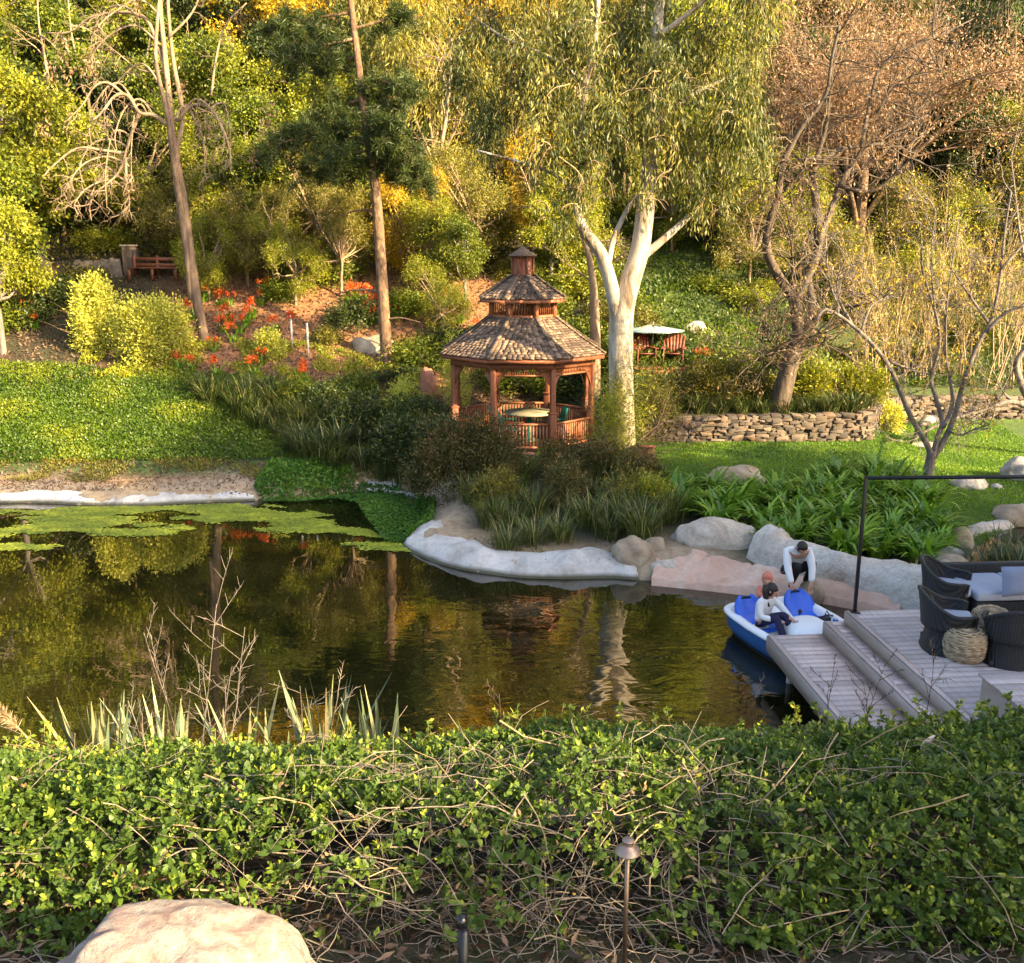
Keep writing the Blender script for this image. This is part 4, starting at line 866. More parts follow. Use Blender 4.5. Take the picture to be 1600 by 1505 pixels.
# ------------------------------------------------------------------ garden statue on the lawn
p = G(1448, 697)
t = T('garden_statue', 'dark long necked bird statue on a pale stone behind the forked tree', 'statue', (p[0], p[1] + .1, p[2]), R(20))
g = MB(); g.tube([(.42, 0, .62), (.2, 0, .72), (-.05, 0, .70), (-.2, 0, .62), (-.27, 0, .5)], [.02, .12, .16, .10, .05], 12); g.build('body', plain('statue_pale', (.32, .27, .21), .7, vary=.2), t, smooth=True)
g = MB(); g.tube([(-.16, 0, .66), (-.30, 0, .56), (-.36, 0, .36), (-.42, 0, .2), (-.5, 0, .1), (-.56, 0, .04)], [.08, .06, .045, .04, .035, .008], 10); g.build('neck', M['black_metal'], t, smooth=True)
for s in (-1, 1): g = MB(); g.tube([(.0 + .05 * s, .05 * s, .6), (.05 * s, .05 * s, .3), (.03, .05 * s, 0)], [.035, .018, .018], 8); g.build('leg', M['black_metal'], t)
g = MB(); g.lathe([(.5, 0), (.46, .04), (.3, .06), (0, .065)], 20, wob=lambda i, a: 1 + .12 * math.sin(3 * a)); g.build('plinth', M['rock_white'], t, smooth=True)
# ------------------------------------------------------------------ lamp, bollard
M['brass'] = plain('aged_brass', (.22, .15, .10), .4, .85, vary=.25, bump=.1); M['shade_metal'] = plain('shade_metal', (.30, .225, .18), .5, .75, vary=.15, bump=.1)
q = PY(981, 1330, 4.25); gz_ = 2.25
lp = T('path_light', 'brass path light with a stepped hat shade rising from the hedge', 'lamp', (q[0], 4.25, gz_)); H_ = q[2] - gz_
g = MB(); g.tube([(0, 0, 0), (0, 0, H_)], .0125, 12); g.build('post', M['brass'], lp, smooth=True)
g = MB(); g.lathe([(.064, -.005), (.066, -.001), (.064, .004), (.047, .022), (.030, .034), (.028, .038), (.028, .055), (.031, .057), (.031, .064), (.022, .069), (.0, .071)], 32, (0, 0, H_)); g.build('lamp_shade', M['shade_metal'], lp, smooth=False, bevel=.0015)
g = MB(); g.lathe([(.02, -.03), (.02, 0), (.0, 0)], 14, (0, 0, H_)); g.build('bulb_holder', M['brass'], lp)
q = PY(721, 1437, 4.1)
sp_ = T('spotlight', 'black garden spotlight on a short stake among bare twigs', 'lamp', (q[0], 4.1, 2.2)); H_ = q[2] - 2.2
g = MB(); V = [(.022, 0), (.024, .10), (.030, .20)]; g.tube([(.0, 0, 0), (.01, 0, H_ - .06)], [.024, .027], 12); g.build('stake', M['black_metal'], sp_, smooth=True)
g = MB(); g.lathe([(.012, -.05), (.030, -.035), (.034, -.008), (.028, .012), (.016, .024), (0, .028)], 18, (0, 0, H_)); g.build('lamp_head', plain('black_gloss', (.01, .01, .012), .2), sp_, smooth=True)
# ------------------------------------------------------------------ structures on the left hillside
M['stone_warm'] = rock_mat('stone_warm', [(.30, .17, .09), (.42, .28, .17), (.5, .36, .24)], 3)
def low_wall(px0, px1, hgt, label, mat, th=.4):
    a, b = G(*px0), G(*px1); g = MB(); n = 24; rng = np.random.default_rng(abs(int(px0[0])))
    V = []
    for i in range(n + 1):
        u = i / n; c = a + (b - a) * u; zz = hgt * (1 + .06 * rng.normal()); V.append([(c[0], c[1] - th / 2, c[2] - .3), (c[0] + rng.normal() * .02, c[1] - th / 2, c[2] + zz), (c[0], c[1] + th / 2, c[2] + zz), (c[0], c[1] + th / 2, c[2] - .3)])
    g.grid(V, n + 1, 4); o = g.build('stone_wall', mat, None); return tag(o, label, 'wall')
low_wall((-20, 448), (88, 440), .75, 'sunlit orange stone wall at the far left edge of the hillside', M['stone_warm'])
low_wall((120, 432), (195, 428), .55, 'stone wall coloured dark for shade behind the bright yellow shrub', rock_mat('rock_shade_tone', [(.05, .04, .03), (.11, .09, .07), (.17, .14, .11)], 3))  # this wall's shade is put into its dark stone colour
p = G(222, 438)
bn = T('wooden_bench', 'weathered wooden bench with slatted back coloured dark for the shaded hillside terrace', 'bench', (p[0] + .5, p[1], p[2]), R(-6))
g = MB(); [g.box((0, .28, .55 + .22 * i), (1.9, .04, .13)) for i in range(2)]; g.build('backrest', M['cedar'], bn)  # terrace shade is put into the bench's dark cedar colour
g = MB(); [g.box((0, -.2 + .15 * i, .45), (1.9, .12, .04)) for i in range(4)]; g.build('seat', M['cedar'], bn)
for sx in (-.9, 0, .9): g = MB(); g.box((sx, .3, .45), (.1, .1, .9)); g.box((sx, -.2, .22), (.1, .08, .44)); g.build('leg', M['cedar'], bn)
p = G(205, 432)
rp = T('stone_pillar', 'square stone pillar coloured dark as if shaded at the near end of the hillside bench', 'pillar', (p[0] - .1, p[1] + .4, p[2]), R(10)); g = MB(); g.box((0, 0, .5), (.55, .6, 1.2)); g.build('pillar_shaft', M['bark_dark'], rp, bevel=.04); g = MB(); g.box((0, 0, 1.13), (.66, .7, .07)); g.build('cap', M['bark_grey'], rp, bevel=.02)  # pillar and cap darkened in colour to look shaded
for (px, y0, y1, lb) in ((457, 548, 492, 'white stake topped with a red flower on the mulched hillside'), (482, 558, 505, 'bare pale stake beside the flower topped stake')):
    p = G(px, y0); q = PY(px, y1, p[1]); s_ = T('garden_stake', lb, 'stake', p); g = MB(); g.tube([(0, 0, 0), (0, 0, q[2] - p[2])], .035, 8); g.build('stake_rod', plain('pvc', (.5, .48, .44), .6), s_)
    if 'red' in lb: g = MB(); rg = np.random.default_rng(3); n_ = 60; leaves(g, np.array((0, 0, q[2] - p[2])) + rg.normal(size=(n_, 3)) * .05, rg.normal(size=(n_, 3)), .14, .07, rg, rg.random(n_)); g.build('flower_head', M['petal'], s_)
# ================================================================== vegetation
def crown_mesh(mb, rng, blobs, n, L, Wd, spread=.5, droop=.3, clump=18, csz=.28, shell=.55, elong=1.):
    """leaf clumps over and through a set of blobs [(centre, radii)]"""
    vol = np.array([b[1][0] * b[1][1] + b[1][0] * b[1][2] for b in blobs]); nc = n // clump
    which = rng.choice(len(blobs), nc, p=vol / vol.sum())
    C0 = np.array([b[0] for b in blobs])[which]; RR = np.array([b[1] for b in blobs])[which]
    u = unit(rng.normal(size=(nc, 3))); rad = np.clip(1 - np.abs(rng.normal(size=nc)) * shell * .6, .15, 1.25) * (1 + .12 * rng.normal(size=nc))
    CC = C0 + u * RR * rad[:, None]; cv = rng.random(nc)
    C = np.repeat(CC, clump, 0); U = np.repeat(u, clump, 0); N = len(C)
    off = rng.normal(size=(N, 3)) * csz; off[:, 2] *= elong
    D = U * .6 + rng.normal(size=(N, 3)) * spread + np.array((0, 0, -droop)); 
    leaves(mb, C + off, D, L * (.6 + .7 * rng.random(N)), Wd * (.7 + .6 * rng.random(N)), rng, np.clip(np.repeat(cv, clump) * .55 + rng.random(N) * .45, 0, 1))
    return CC
def blob_trunk(rng, blobs, base_r, lean=.3, extra=6):
    segs = []; b0 = np.zeros(3); top = max(b[0][2] for b in blobs)
    fork = np.array((rng.normal() * lean * .4, rng.normal() * lean * .4, top * .38))
    t = np.linspace(0, 1, 6)[:, None]; segs.append((b0 + (fork - b0) * t + rng.normal(size=(6, 3)) * .05 * t, np.linspace(base_r, base_r * .7, 6)))
    for c, r in blobs:
        e = np.array(c); m = fork + (e - fork) * .5 + rng.normal(size=3) * .25; m[2] -= .15
        pts = spline([fork, m, e], 3)[:6]; pts = np.vstack((pts, e[None]))[:6]; pts = np.array([np.interp(np.linspace(0, 1, 6), [0, .5, 1], [fork[i], m[i], e[i]]) for i in range(3)]).T
        segs.append((pts, np.linspace(base_r * .5, .025, 6)))
        for _ in range(extra):
            q = pts[rng.integers(3, 6)]; d = unit(rng.normal(size=3)) * r; grow(segs, [], q, d, float(np.mean(r)) * .9, .03, 0, rng)
    return segs
PROTO = {}
def proto(kind, idx, label, blobs, n, L, Wd, leaf, bark, base_r=.16, sink=True, **kw):
    rng = np.random.default_rng(hash_(kind) + idx * 17); nm = {'conifer': 'conifer_tree', 'gold': 'blossoming_tree', 'dead': 'withered_tree', 'euc': 'gum_tree', 'fine': 'feathery_tree'}.get(kind, 'leafy_tree')
    root = T(nm, label, 'tree')
    g = MB(); seg_mesh(g, blob_trunk(rng, blobs, base_r, **{q: kw.pop(q) for q in ('lean', 'extra') if q in kw}), 7, 4, .05); g.build('trunk', M[bark], root, smooth=True)
    g = MB(); crown_mesh(g, rng, blobs, n, L, Wd, **kw); g.build('crown', M[leaf], root)
    PROTO.setdefault(kind, []).append(root); root['used'] = 0
def hash_(s): return sum(ord(c) * (i + 3) for i, c in enumerate(s))
rB = np.random.default_rng(5)
def blobset(n, R_, Hc, rz, br, seed):
    r = np.random.default_rng(seed); out = []
    for i in range(n):
        a = r.random() * 6.283 + i * 2.4; d = R_ * math.sqrt(r.random()) ; z = Hc + rz * (r.random() * 2 - 1) * (1 - .5 * (d / R_) ** 2); s = br * (.7 + .6 * r.random())
        out.append(((d * math.cos(a), d * math.sin(a), z), (s, s, s * .8)))
    return out
for i in range(3): proto('broad', i, 'x', blobset(24, 2.4, 4.6, 2.6, .70, 10 + i), 26000, .15, .075, 'leaf_green', 'bark_grey', clump=26, csz=.19, shell=.8, extra=3)
for i in range(2): proto('gold', i, 'x', blobset(20, 2.3, 4.8, 2.4, .72, 20 + i), 18000, .15, .07, 'leaf_gold', 'bark_grey', clump=26, csz=.22)
for i in range(3): proto('euc', i, 'x', blobset(12, 2.2, 6.0, 3.2, .95, 30 + i), 13000, .26, .055, 'leaf_olive', 'bark_pale', droop=1.1, spread=.45, clump=22, csz=.26, elong=1.7, base_r=.15)
for i in range(2): proto('fine', i, 'x', blobset(24, 2.2, 4.0, 3.0, .55, 40 + i), 17000, .16, .038, 'leaf_olive', 'bark_pale', droop=.3, spread=.7, clump=24, csz=.2, shell=.9, elong=1.4, base_r=.11)
def conif(seed):
    r = np.random.default_rng(seed); out = []
    for i in range(26): u = i / 25; a = i * 2.4; rr = 2.3 * (1 - u) ** .8 + .15; out.append(((rr * .6 * math.cos(a), rr * .6 * math.sin(a), 1.2 + u * 8.2), (rr * .5 + .12, rr * .5 + .12, .45)))
    return out
for i in range(2): proto('conifer', i, 'x', conif(50 + i), 16000, .20, .04, 'leaf_dark', 'bark_dark', droop=.35, spread=.6, clump=24, csz=.2, lean=0)
# withered tree: twigs and brown leaves
rng = np.random.default_rng(60); root = T('withered_tree', 'x', 'tree'); segs, tips = [], []
for i in range(9): grow(segs, tips, (0, 0, 1.2 + .3 * i), (math.cos(i * 2.4) * .8, math.sin(i * 2.4) * .8, 1.1), 4.2 - .2 * i, .08, 3, rng, spread=.6, nch=5, short=.55, jit=.12)
segs.append((np.array([(0, 0, 5.2 * u) for u in np.linspace(0, 1, 6)]), np.linspace(.2, .08, 6)))
g = MB(); seg_mesh(g, segs, 6, 3, .03); g.build('trunk', M['twig_brown'], root)
tp = np.array([t[0] for t in tips]); g = MB(); C = np.repeat(tp, 10, 0) + rng.normal(size=(len(tp) * 10, 3)) * .2
leaves(g, C, rng.normal(size=C.shape) + (0, 0, -.4), .10, .03, rng, rng.random(len(C))); g.build('crown', M['leaf_brown'], root); PROTO['dead'] = [root]; root['used'] = 0
KIND_TXT = {'broad': {'leaf_green': 'bushy mid green tree', 'leaf_lime': 'leafy tree coloured a sunlit yellow green', 'leaf_dark': 'leafy tree coloured dark as if shaded', 'leaf_olive': 'olive leafy tree', 'leaf_gold': 'golden leafy tree'}, 'gold': {None: 'golden yellow blossoming tree'}, 'euc': {None: 'slender gum tree with pale stems', 'leaf_lime': 'light green gum tree with pale stems', 'leaf_gold': 'yellowish gum tree with pale stems'}, 'fine': {None: 'feathery olive tree', 'leaf_gold': 'feathery golden tree', 'leaf_lime': 'feathery light green tree'}, 'conifer': {None: 'tall dark conifer', 'leaf_olive': 'olive green conifer'}, 'dead': {None: 'withered orange brown tree'}}  # lit and shaded leafy crowns differ only in leaf colour
MARKS = [(60, 'at the left picture edge'), (190, 'behind the bright yellow shrub'), (300, 'behind the pale dead tree'), (440, 'between dead tree and pine'), (590, 'behind the tall pine trunk'), (720, 'behind the gazebo roof at left'), (830, 'above the gazebo cupola'), (960, 'behind the big white trunk'), (1090, 'right of the big white trunk'), (1230, 'behind the leaning tree'), (1350, 'between leaning and forked trees'), (1470, 'behind the forked lawn tree'), (1570, 'at the right picture edge')]
USED = {}
def uniq(base, grp_words):
    k_ = USED.get(base, 0); USED[base] = k_ + 1
    extra = ['', 'second ', 'third ', 'fourth ', 'fifth ', 'sixth ', 'seventh ', 'eighth '][min(k_, 7)]
    return base if not extra else extra + base
def plant_tree(kind, px, Y, s, leaf=None, rz=None, sx=1., idx=None):
    pr = PROTO[kind]; rr = random.Random(int(px * 7 + Y * 131)); root = pr[(idx if idx is not None else rr.randrange(len(pr)))]
    x = (px - 800) / FPX * Y * 1.0; t = Y / (_c + .08 * _s); x = (px - 800) / FPX * t
    mk = min(MARKS, key=lambda m: abs(m[0] - px))[1]; tier = 'low' if Y < 38 else 'midway up' if Y < 48 else 'high up' if Y < 62 else 'on the hilltop'
    tx = KIND_TXT[kind].get(leaf) or KIND_TXT[kind].get(None) or KIND_TXT[kind]['leaf_green']
    lab = uniq(f'{tx} {tier} {mk}', 0); loc = (x, Y, hz(x, Y) - .15); sc = (s * sx, s * sx, s)
    rot = rr.random() * 6.28 if rz is None else rz; mats = {'crown': M[leaf]} if leaf else None
    if not root['used']:
        root['used'] = 1; root.location = loc; root.scale = sc; root.rotation_euler = (0, 0, rot); root['label'] = lab; o = root
        if mats:
            for ch in root.children:
                if ch.name.startswith('crown'): ch.material_slots[0].link = 'OBJECT'; ch.material_slots[0].material = M[leaf]
    else:
        o = dup(root, loc, rot, sc, lab, None, None)
        for ch in o.children:
            if ch.name.startswith('crown'):
                ch.material_slots[0].link = 'OBJECT'; ch.material_slots[0].material = M[leaf] if leaf else ch.data.materials[0]
    o['group'] = 'trees on the hillside'
    if 'used' in o and o is not root: del o['used']
    return o
# named positions read off the photograph: kind, px, distance, scale, leaves
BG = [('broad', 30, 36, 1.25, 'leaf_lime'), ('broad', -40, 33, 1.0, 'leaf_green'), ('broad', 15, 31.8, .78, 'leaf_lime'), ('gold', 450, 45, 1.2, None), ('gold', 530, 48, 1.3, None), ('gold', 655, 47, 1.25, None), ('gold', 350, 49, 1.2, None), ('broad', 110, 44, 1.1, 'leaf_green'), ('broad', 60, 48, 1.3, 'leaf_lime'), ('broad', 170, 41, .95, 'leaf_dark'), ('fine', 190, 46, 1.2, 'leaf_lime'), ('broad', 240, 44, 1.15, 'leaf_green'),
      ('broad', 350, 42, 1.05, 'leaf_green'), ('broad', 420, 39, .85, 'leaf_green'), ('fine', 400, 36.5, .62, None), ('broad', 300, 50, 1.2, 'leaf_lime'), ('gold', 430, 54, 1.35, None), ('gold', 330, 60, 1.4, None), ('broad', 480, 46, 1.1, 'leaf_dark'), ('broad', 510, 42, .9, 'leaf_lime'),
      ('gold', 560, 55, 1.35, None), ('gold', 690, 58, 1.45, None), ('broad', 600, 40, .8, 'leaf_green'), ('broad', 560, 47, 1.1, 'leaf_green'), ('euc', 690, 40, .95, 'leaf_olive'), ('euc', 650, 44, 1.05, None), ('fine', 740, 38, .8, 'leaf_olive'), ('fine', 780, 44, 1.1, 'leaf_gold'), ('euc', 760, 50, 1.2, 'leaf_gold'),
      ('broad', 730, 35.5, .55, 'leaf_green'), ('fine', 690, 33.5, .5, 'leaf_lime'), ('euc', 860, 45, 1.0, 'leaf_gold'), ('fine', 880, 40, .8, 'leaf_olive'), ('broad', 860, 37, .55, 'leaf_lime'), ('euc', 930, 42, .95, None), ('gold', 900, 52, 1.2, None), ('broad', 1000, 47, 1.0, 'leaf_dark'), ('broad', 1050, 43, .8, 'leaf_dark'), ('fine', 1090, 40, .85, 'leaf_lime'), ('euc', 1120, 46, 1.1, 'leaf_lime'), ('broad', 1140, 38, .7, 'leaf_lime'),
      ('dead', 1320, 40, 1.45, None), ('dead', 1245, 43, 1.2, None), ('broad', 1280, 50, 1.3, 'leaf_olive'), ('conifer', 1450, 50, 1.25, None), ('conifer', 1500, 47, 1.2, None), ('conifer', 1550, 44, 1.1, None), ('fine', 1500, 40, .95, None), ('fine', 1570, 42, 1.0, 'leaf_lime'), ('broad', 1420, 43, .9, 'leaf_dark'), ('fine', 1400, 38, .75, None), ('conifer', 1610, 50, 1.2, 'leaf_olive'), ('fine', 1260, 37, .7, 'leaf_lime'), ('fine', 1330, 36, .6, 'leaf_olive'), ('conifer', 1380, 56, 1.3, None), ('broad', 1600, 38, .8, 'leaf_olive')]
BG += [('broad', 520, 44, 1.0, 'leaf_dark'), ('broad', 210, 47, 1.2, 'leaf_dark'), ('broad', 820, 48, 1.1, 'leaf_dark'), ('conifer', 760, 55, 1.3, None), ('broad', 640, 46, 1.0, 'leaf_dark'), ('broad', 940, 45, .9, 'leaf_dark'), ('conifer', 20, 52, 1.3, None), ('broad', 1230, 46, 1.1, 'leaf_dark'), ('broad', 1480, 41, .9, 'leaf_dark'), ('broad', 380, 47, 1.1, 'leaf_dark'), ('fine', 340, 35.5, .55, 'leaf_lime'), ('fine', 380, 38, .75, 'leaf_lime'), ('fine', 440, 36, .6, 'leaf_olive'), ('fine', 470, 35, .55, 'leaf_lime'), ('fine', 500, 38, .8, None), ('fine', 540, 36, .62, 'leaf_olive'), ('broad', 460, 40, .75, 'leaf_lime'), ('broad', 380, 43, .95, 'leaf_lime'), ('fine', 300, 38, .7, 'leaf_olive'), ('fine', 640, 37, .7, 'leaf_gold'), ('fine', 690, 36, .6, 'leaf_lime'), ('euc', 720, 43, .95, 'leaf_gold'), ('euc', 800, 42, .9, None), ('fine', 830, 39, .75, 'leaf_gold'), ('fine', 900, 37, .65, 'leaf_lime'), ('fine', 250, 40, .9, 'leaf_lime'), ('broad', 90, 38, 1.0, 'leaf_lime'), ('euc', 590, 48, 1.1, 'leaf_gold'), ('fine', 1040, 39, .7, 'leaf_lime'), ('fine', 1160, 36, .6, 'leaf_olive'), ('broad', 1430, 44, 1.0, 'leaf_dark'), ('broad', 1520, 45, 1.1, 'leaf_dark'), ('conifer', 1350, 47, 1.1, None), ('fine', 1200, 38, .75, 'leaf_lime'), ('fine', 1440, 37, .75, 'leaf_lime'), ('fine', 1540, 37, .8, 'leaf_olive')]  # dark-leaved crowns added to stand in for shaded gaps in the woodland
for b in BG: plant_tree(*b)
# upper rows, mostly seen in the pond
rr = random.Random(4)
for Y, step, s in ((60, 105, 1.4), (70, 110, 1.6), (84, 120, 1.8), (100, 130, 2.1)):
    px = -120 + rr.random() * 60
    while px < 1720:
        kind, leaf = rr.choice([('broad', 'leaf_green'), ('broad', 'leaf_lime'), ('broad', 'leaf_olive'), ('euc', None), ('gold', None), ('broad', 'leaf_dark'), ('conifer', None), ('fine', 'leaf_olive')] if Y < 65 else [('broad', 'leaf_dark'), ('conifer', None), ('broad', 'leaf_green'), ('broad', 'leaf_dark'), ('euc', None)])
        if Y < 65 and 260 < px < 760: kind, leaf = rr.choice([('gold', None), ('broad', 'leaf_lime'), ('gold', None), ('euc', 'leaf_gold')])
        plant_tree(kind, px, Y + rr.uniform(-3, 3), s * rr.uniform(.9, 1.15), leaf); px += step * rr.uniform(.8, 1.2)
# unseen trees added right of and behind the viewer to cast shade on the water garden
for i, (x, y, s, kind) in enumerate([(13.5, 13.6, 1.0, 'broad'), (17.0, 9.6, (1.2, 1.2, 2.15), 'broad'), (18.6, 8.9, (1.2, 1.2, 2.2), 'broad'), (16.2, 9.0, (1.1, 1.1, 2.0), 'broad'), (17.6, 9.4, (1.15, 1.15, 2.1), 'broad'), (19.9, 9.2, (.8, .8, 2.4), 'broad'), (20.5, 6.2, (.7, .7, 2.3), 'broad'), (15.2, 12.0, (1.1, 1.1, 1.5), 'broad'), (13.2, 9.6, 1.05, 'broad'), (16.5, 7.8, 1.35, 'broad'), (12.2, 6.2, 1.1, 'broad'), (15.0, 3.8, 1.45, 'euc'), (13.6, 1.2, 1.1, 'broad'),  (18.5, 14.0, 1.35, 'broad'), (20, 9.5, 1.6, 'broad'), (19, 4.5, 1.6, 'broad'), (4.6, 1.6, .42, 'broad'), (6.2, .6, .55, 'broad'), (5.6, -.6, .5, 'broad')]):
    root = PROTO[kind][i % len(PROTO[kind])]; o = dup(root, (x, y, max(.1, hz(x, y)) - .1), i * 1.3, s, uniq('unseen bushy tree added outside the view to the right to cast shade', 0), 'unseen trees added for their shade')
    if 'used' in o: del o['used']
for v_ in PROTO.values():
    for o in v_:
        if 'used' in o: del o['used']
        if o['label'] == 'x':
            for ch in list(o.children): bpy.data.objects.remove(ch)
            bpy.data.objects.remove(o)
# ------------------------------------------------------------------ hero trees
def px_limb(segs, pts, Y, r0, r1, dy=0., m=4):
    n = len(pts); Ys = np.linspace(Y, Y + dy, n) if np.isscalar(Y) else Y
    W_ = spline([PY(x, y, yy) for (x, y), yy in zip(pts, Ys)], m); return W_, np.linspace(r0, r1, len(W_))
def limbs(g, L_, n=12):
    for W_, rr_ in L_: g.tube(W_, rr_, n)
# --- big white gum tree
bse = G(972, 716); YE = bse[1]
et = T('gum_tree', 'big gum tree with smooth white forked trunk beside the gazebo', 'tree', bse)
EL = []
W_, r_ = px_limb(EL, [(974, 740), (973, 700), (971, 620), (970, 540), (972, 485), (986, 435), (1000, 390), (1008, 330), (1016, 250), (1020, 160), (1024, 90), (1040, -160), (1050, -420)], list(np.r_[[YE] * 5, np.linspace(YE, YE + .8, 8)]), .34, .33)
r_ = np.interp(np.arange(len(W_)) / 4, [0, .4, 1, 2, 3, 4, 5, 6, 7, 8, 9, 10, 11, 12], [.44, .375, .335, .31, .305, .30, .255, .235, .225, .2, .17, .145, .1, .05]); EL.append((W_, r_))
for pts, r0, r1, dy in [([(970, 530), (962, 480), (952, 435), (938, 395), (914, 362), (902, 330), (899, 290), (905, 240), (915, 130), (930, 60), (940, -120)], .20, .05, -.8), ([(998, 405), (1025, 384), (1062, 352), (1092, 322), (1108, 290)], .12, .035, .7), ([(948, 425), (960, 370), (985, 320), (1005, 290), (1030, 230)], .085, .03, 1.5), ([(900, 300), (860, 270), (800, 250), (745, 235)], .05, .02, -.6), ([(1016, 200), (1080, 150), (1140, 120), (1190, 105)], .06, .02, 1.), ([(915, 130), (860, 90), (790, 60), (730, 20)], .05, .02, .8), ([(1024, 60), (1090, 10), (1150, -50)], .07, .03, -1)]:
    EL.append(px_limb(EL, pts, YE, r0, r1, dy))
g = MB(); limbs(g, EL, 14); tk = g.build('trunk', M['bark_euc'], et, smooth=True, world=True)
rng = np.random.default_rng(101)
EB = []
for x, y, dy, rx, rz in [(760, 40, 1.0, 1.0, 1.0), (830, 120, -.5, 1.0, 1.2), (720, 110, .6, .8, .9), (760, 200, .2, .75, .9), (860, 230, -1.2, .8, 1.1), (910, 290, -.8, .6, .75), (900, 60, .4, 1.1, 1.2), (950, 180, -1.0, .9, 1.2), (990, 60, 1.4, 1.1, 1.2), (1040, 130, -.8, 1.0, 1.3), (1060, 230, -.3, .8, 1.2), (1110, 90, .6, 1.1, 1.2), (1150, 180, -.6, .9, 1.25), (1120, 270, .4, .75, 1.0), (1180, 60, .8, .9, 1.2), (1195, 240, .3, .5, .9), (850, -80, 0, 1.4, 1.2), (960, -100, 0.5, 1.5, 1.3), (1080, -90, 0, 1.5, 1.2), (1180, -40, -.8, 1.0, 1.0), (1000, -260, 0, 1.6, 1.3), (1090, -240, .4, 1.4, 1.2), (1010, 300, -.9, .45, .6), (965, 275, -.2, .5, .7), (1060, -420, .4, 1.5, 1.3), (930, -400, 0, 1.4, 1.3), (905, 250, -.9, .5, .7), (912, 150, -1., .55, .8), (925, 60, -.9, .6, .8), (1014, 210, -.6, .5, .7), (1022, 100, -.6, .5, .8), (880, 340, -.9, .4, .5), (1090, 310, .2, .5, .6)]:
    EB.append((PY(x, y, YE + dy), (rx * .86, rx * .86, rz * .86)))
g = MB(); crown_mesh(g, rng, EB, 62000, .17, .034, droop=1.5, spread=.5, clump=70, csz=.15, elong=2.0, shell=1.1); g.build('crown', M['leaf_euc'], et, world=True)
segs = []
for c, r in EB:
    for _ in range(5):
        q = np.array(c) + rng.normal(size=3) * .3; grow(segs, [], q, unit(rng.normal(size=3) + (0, 0, .2)), r[0] * 1.3, .018, 1, rng, droop=.6)
g = MB(); seg_mesh(g, segs, 4, 3, .02); g.build('twigs', M['twig_tan'], et, world=True)
# --- pine
bse = G(604, 572); YP = bse[1]
pt = T('pine_tree', 'tall pine with reddish brown trunk and dark needle clusters', 'tree', bse)
PT = []; W_, r_ = px_limb(PT, [(606, 590), (603, 540), (597, 440), (590, 330), (582, 260), (570, 180), (560, 100), (548, 0), (538, -140), (530, -300)], YP, .27, .07); r_ = r_ * .8; r_[:4] = [.30, .25, .225, .215]; PT.append((W_, r_))
g = MB(); limbs(g, PT, 12)
rng = np.random.default_rng(7); segs = []; tuft = []
axis_pt = lambda py: np.array([np.interp(py, [-300, -140, 0, 100, 180, 260, 330, 440], [530, 538, 548, 560, 570, 582, 590, 597])])[0]
for py, dxp, dyp, dep, w in [(20, -130, 30, .3, 1.3), (60, -125, 40, -.8, 1.2), (90, -80, 20, 1.5, 1.), (45, 110, -20, .6, .8), (120, 90, 30, -.6, .9), (150, 75, 10, 1.2, .8), (155, -90, 40, .8, 1.), (200, -140, 25, -.5, 1.3), (215, -170, 20, .6, 1.3), (225, 80, 15, -.4, 1.1), (235, -70, 25, -1.3, 1.2), (245, 60, 30, 1.2, 1.1), (190, 60, 20, -1.6, 1.1), (262, -110, 12, 1.1, 1.), (265, 90, 18, .4, 1.), (-60, -150, 10, 0, 1.3), (-80, 140, 0, .5, 1.2), (-160, -120, 0, 1, 1.2), (-150, 110, -10, -1, 1.2), (-240, -80, 0, 0, 1.2), (-230, 90, 0, 0, 1.2), (455, -75, 5, .5, 0), (330, -60, 8, .6, 0), (500, 60, 4, -.4, 0)]:
    a = PY(axis_pt(py), py, YP); b = PY(axis_pt(py) + dxp, py + dyp, YP + dep); m = (a + b) / 2 + (0, 0, .12)
    pts = np.array([np.interp(np.linspace(0, 1, 6), [0, .5, 1], [a[i], m[i], b[i]]) for i in range(3)]).T; segs.append((pts, np.linspace(.05, .015, 6)))
    if w:
        for c in range(int(24 * w)):
            u = .18 + .82 * rng.random(); q = a + (b - a) * u; d = unit(rng.normal(size=3) + (0, 0, .15)); L_ = .35 + .5 * rng.random(); segs.append((np.array([q + d * L_ * s_ for s_ in np.linspace(0, 1, 6)]), np.linspace(.012, .006, 6)))
            for s_ in (.35, .6, .8, 1.): tuft.append(q + d * L_ * s_)
seg_mesh(g, segs, 6, 4, .03); g.build('trunk', M['bark_pine'], pt, smooth=True, world=True)
TF = np.array(tuft); n = 34; C = np.repeat(TF, n, 0); N = len(C); g = MB()
leaves(g, C + rng.normal(size=(N, 3)) * .05, rng.normal(size=(N, 3)) + (0, 0, .25), .2 + .1 * rng.random(N), .022, rng, np.clip(np.repeat(rng.random(len(TF)), n) * .5 + rng.random(N) * .5, 0, 1)); g.build('crown', M['leaf_dark'], pt, world=True)
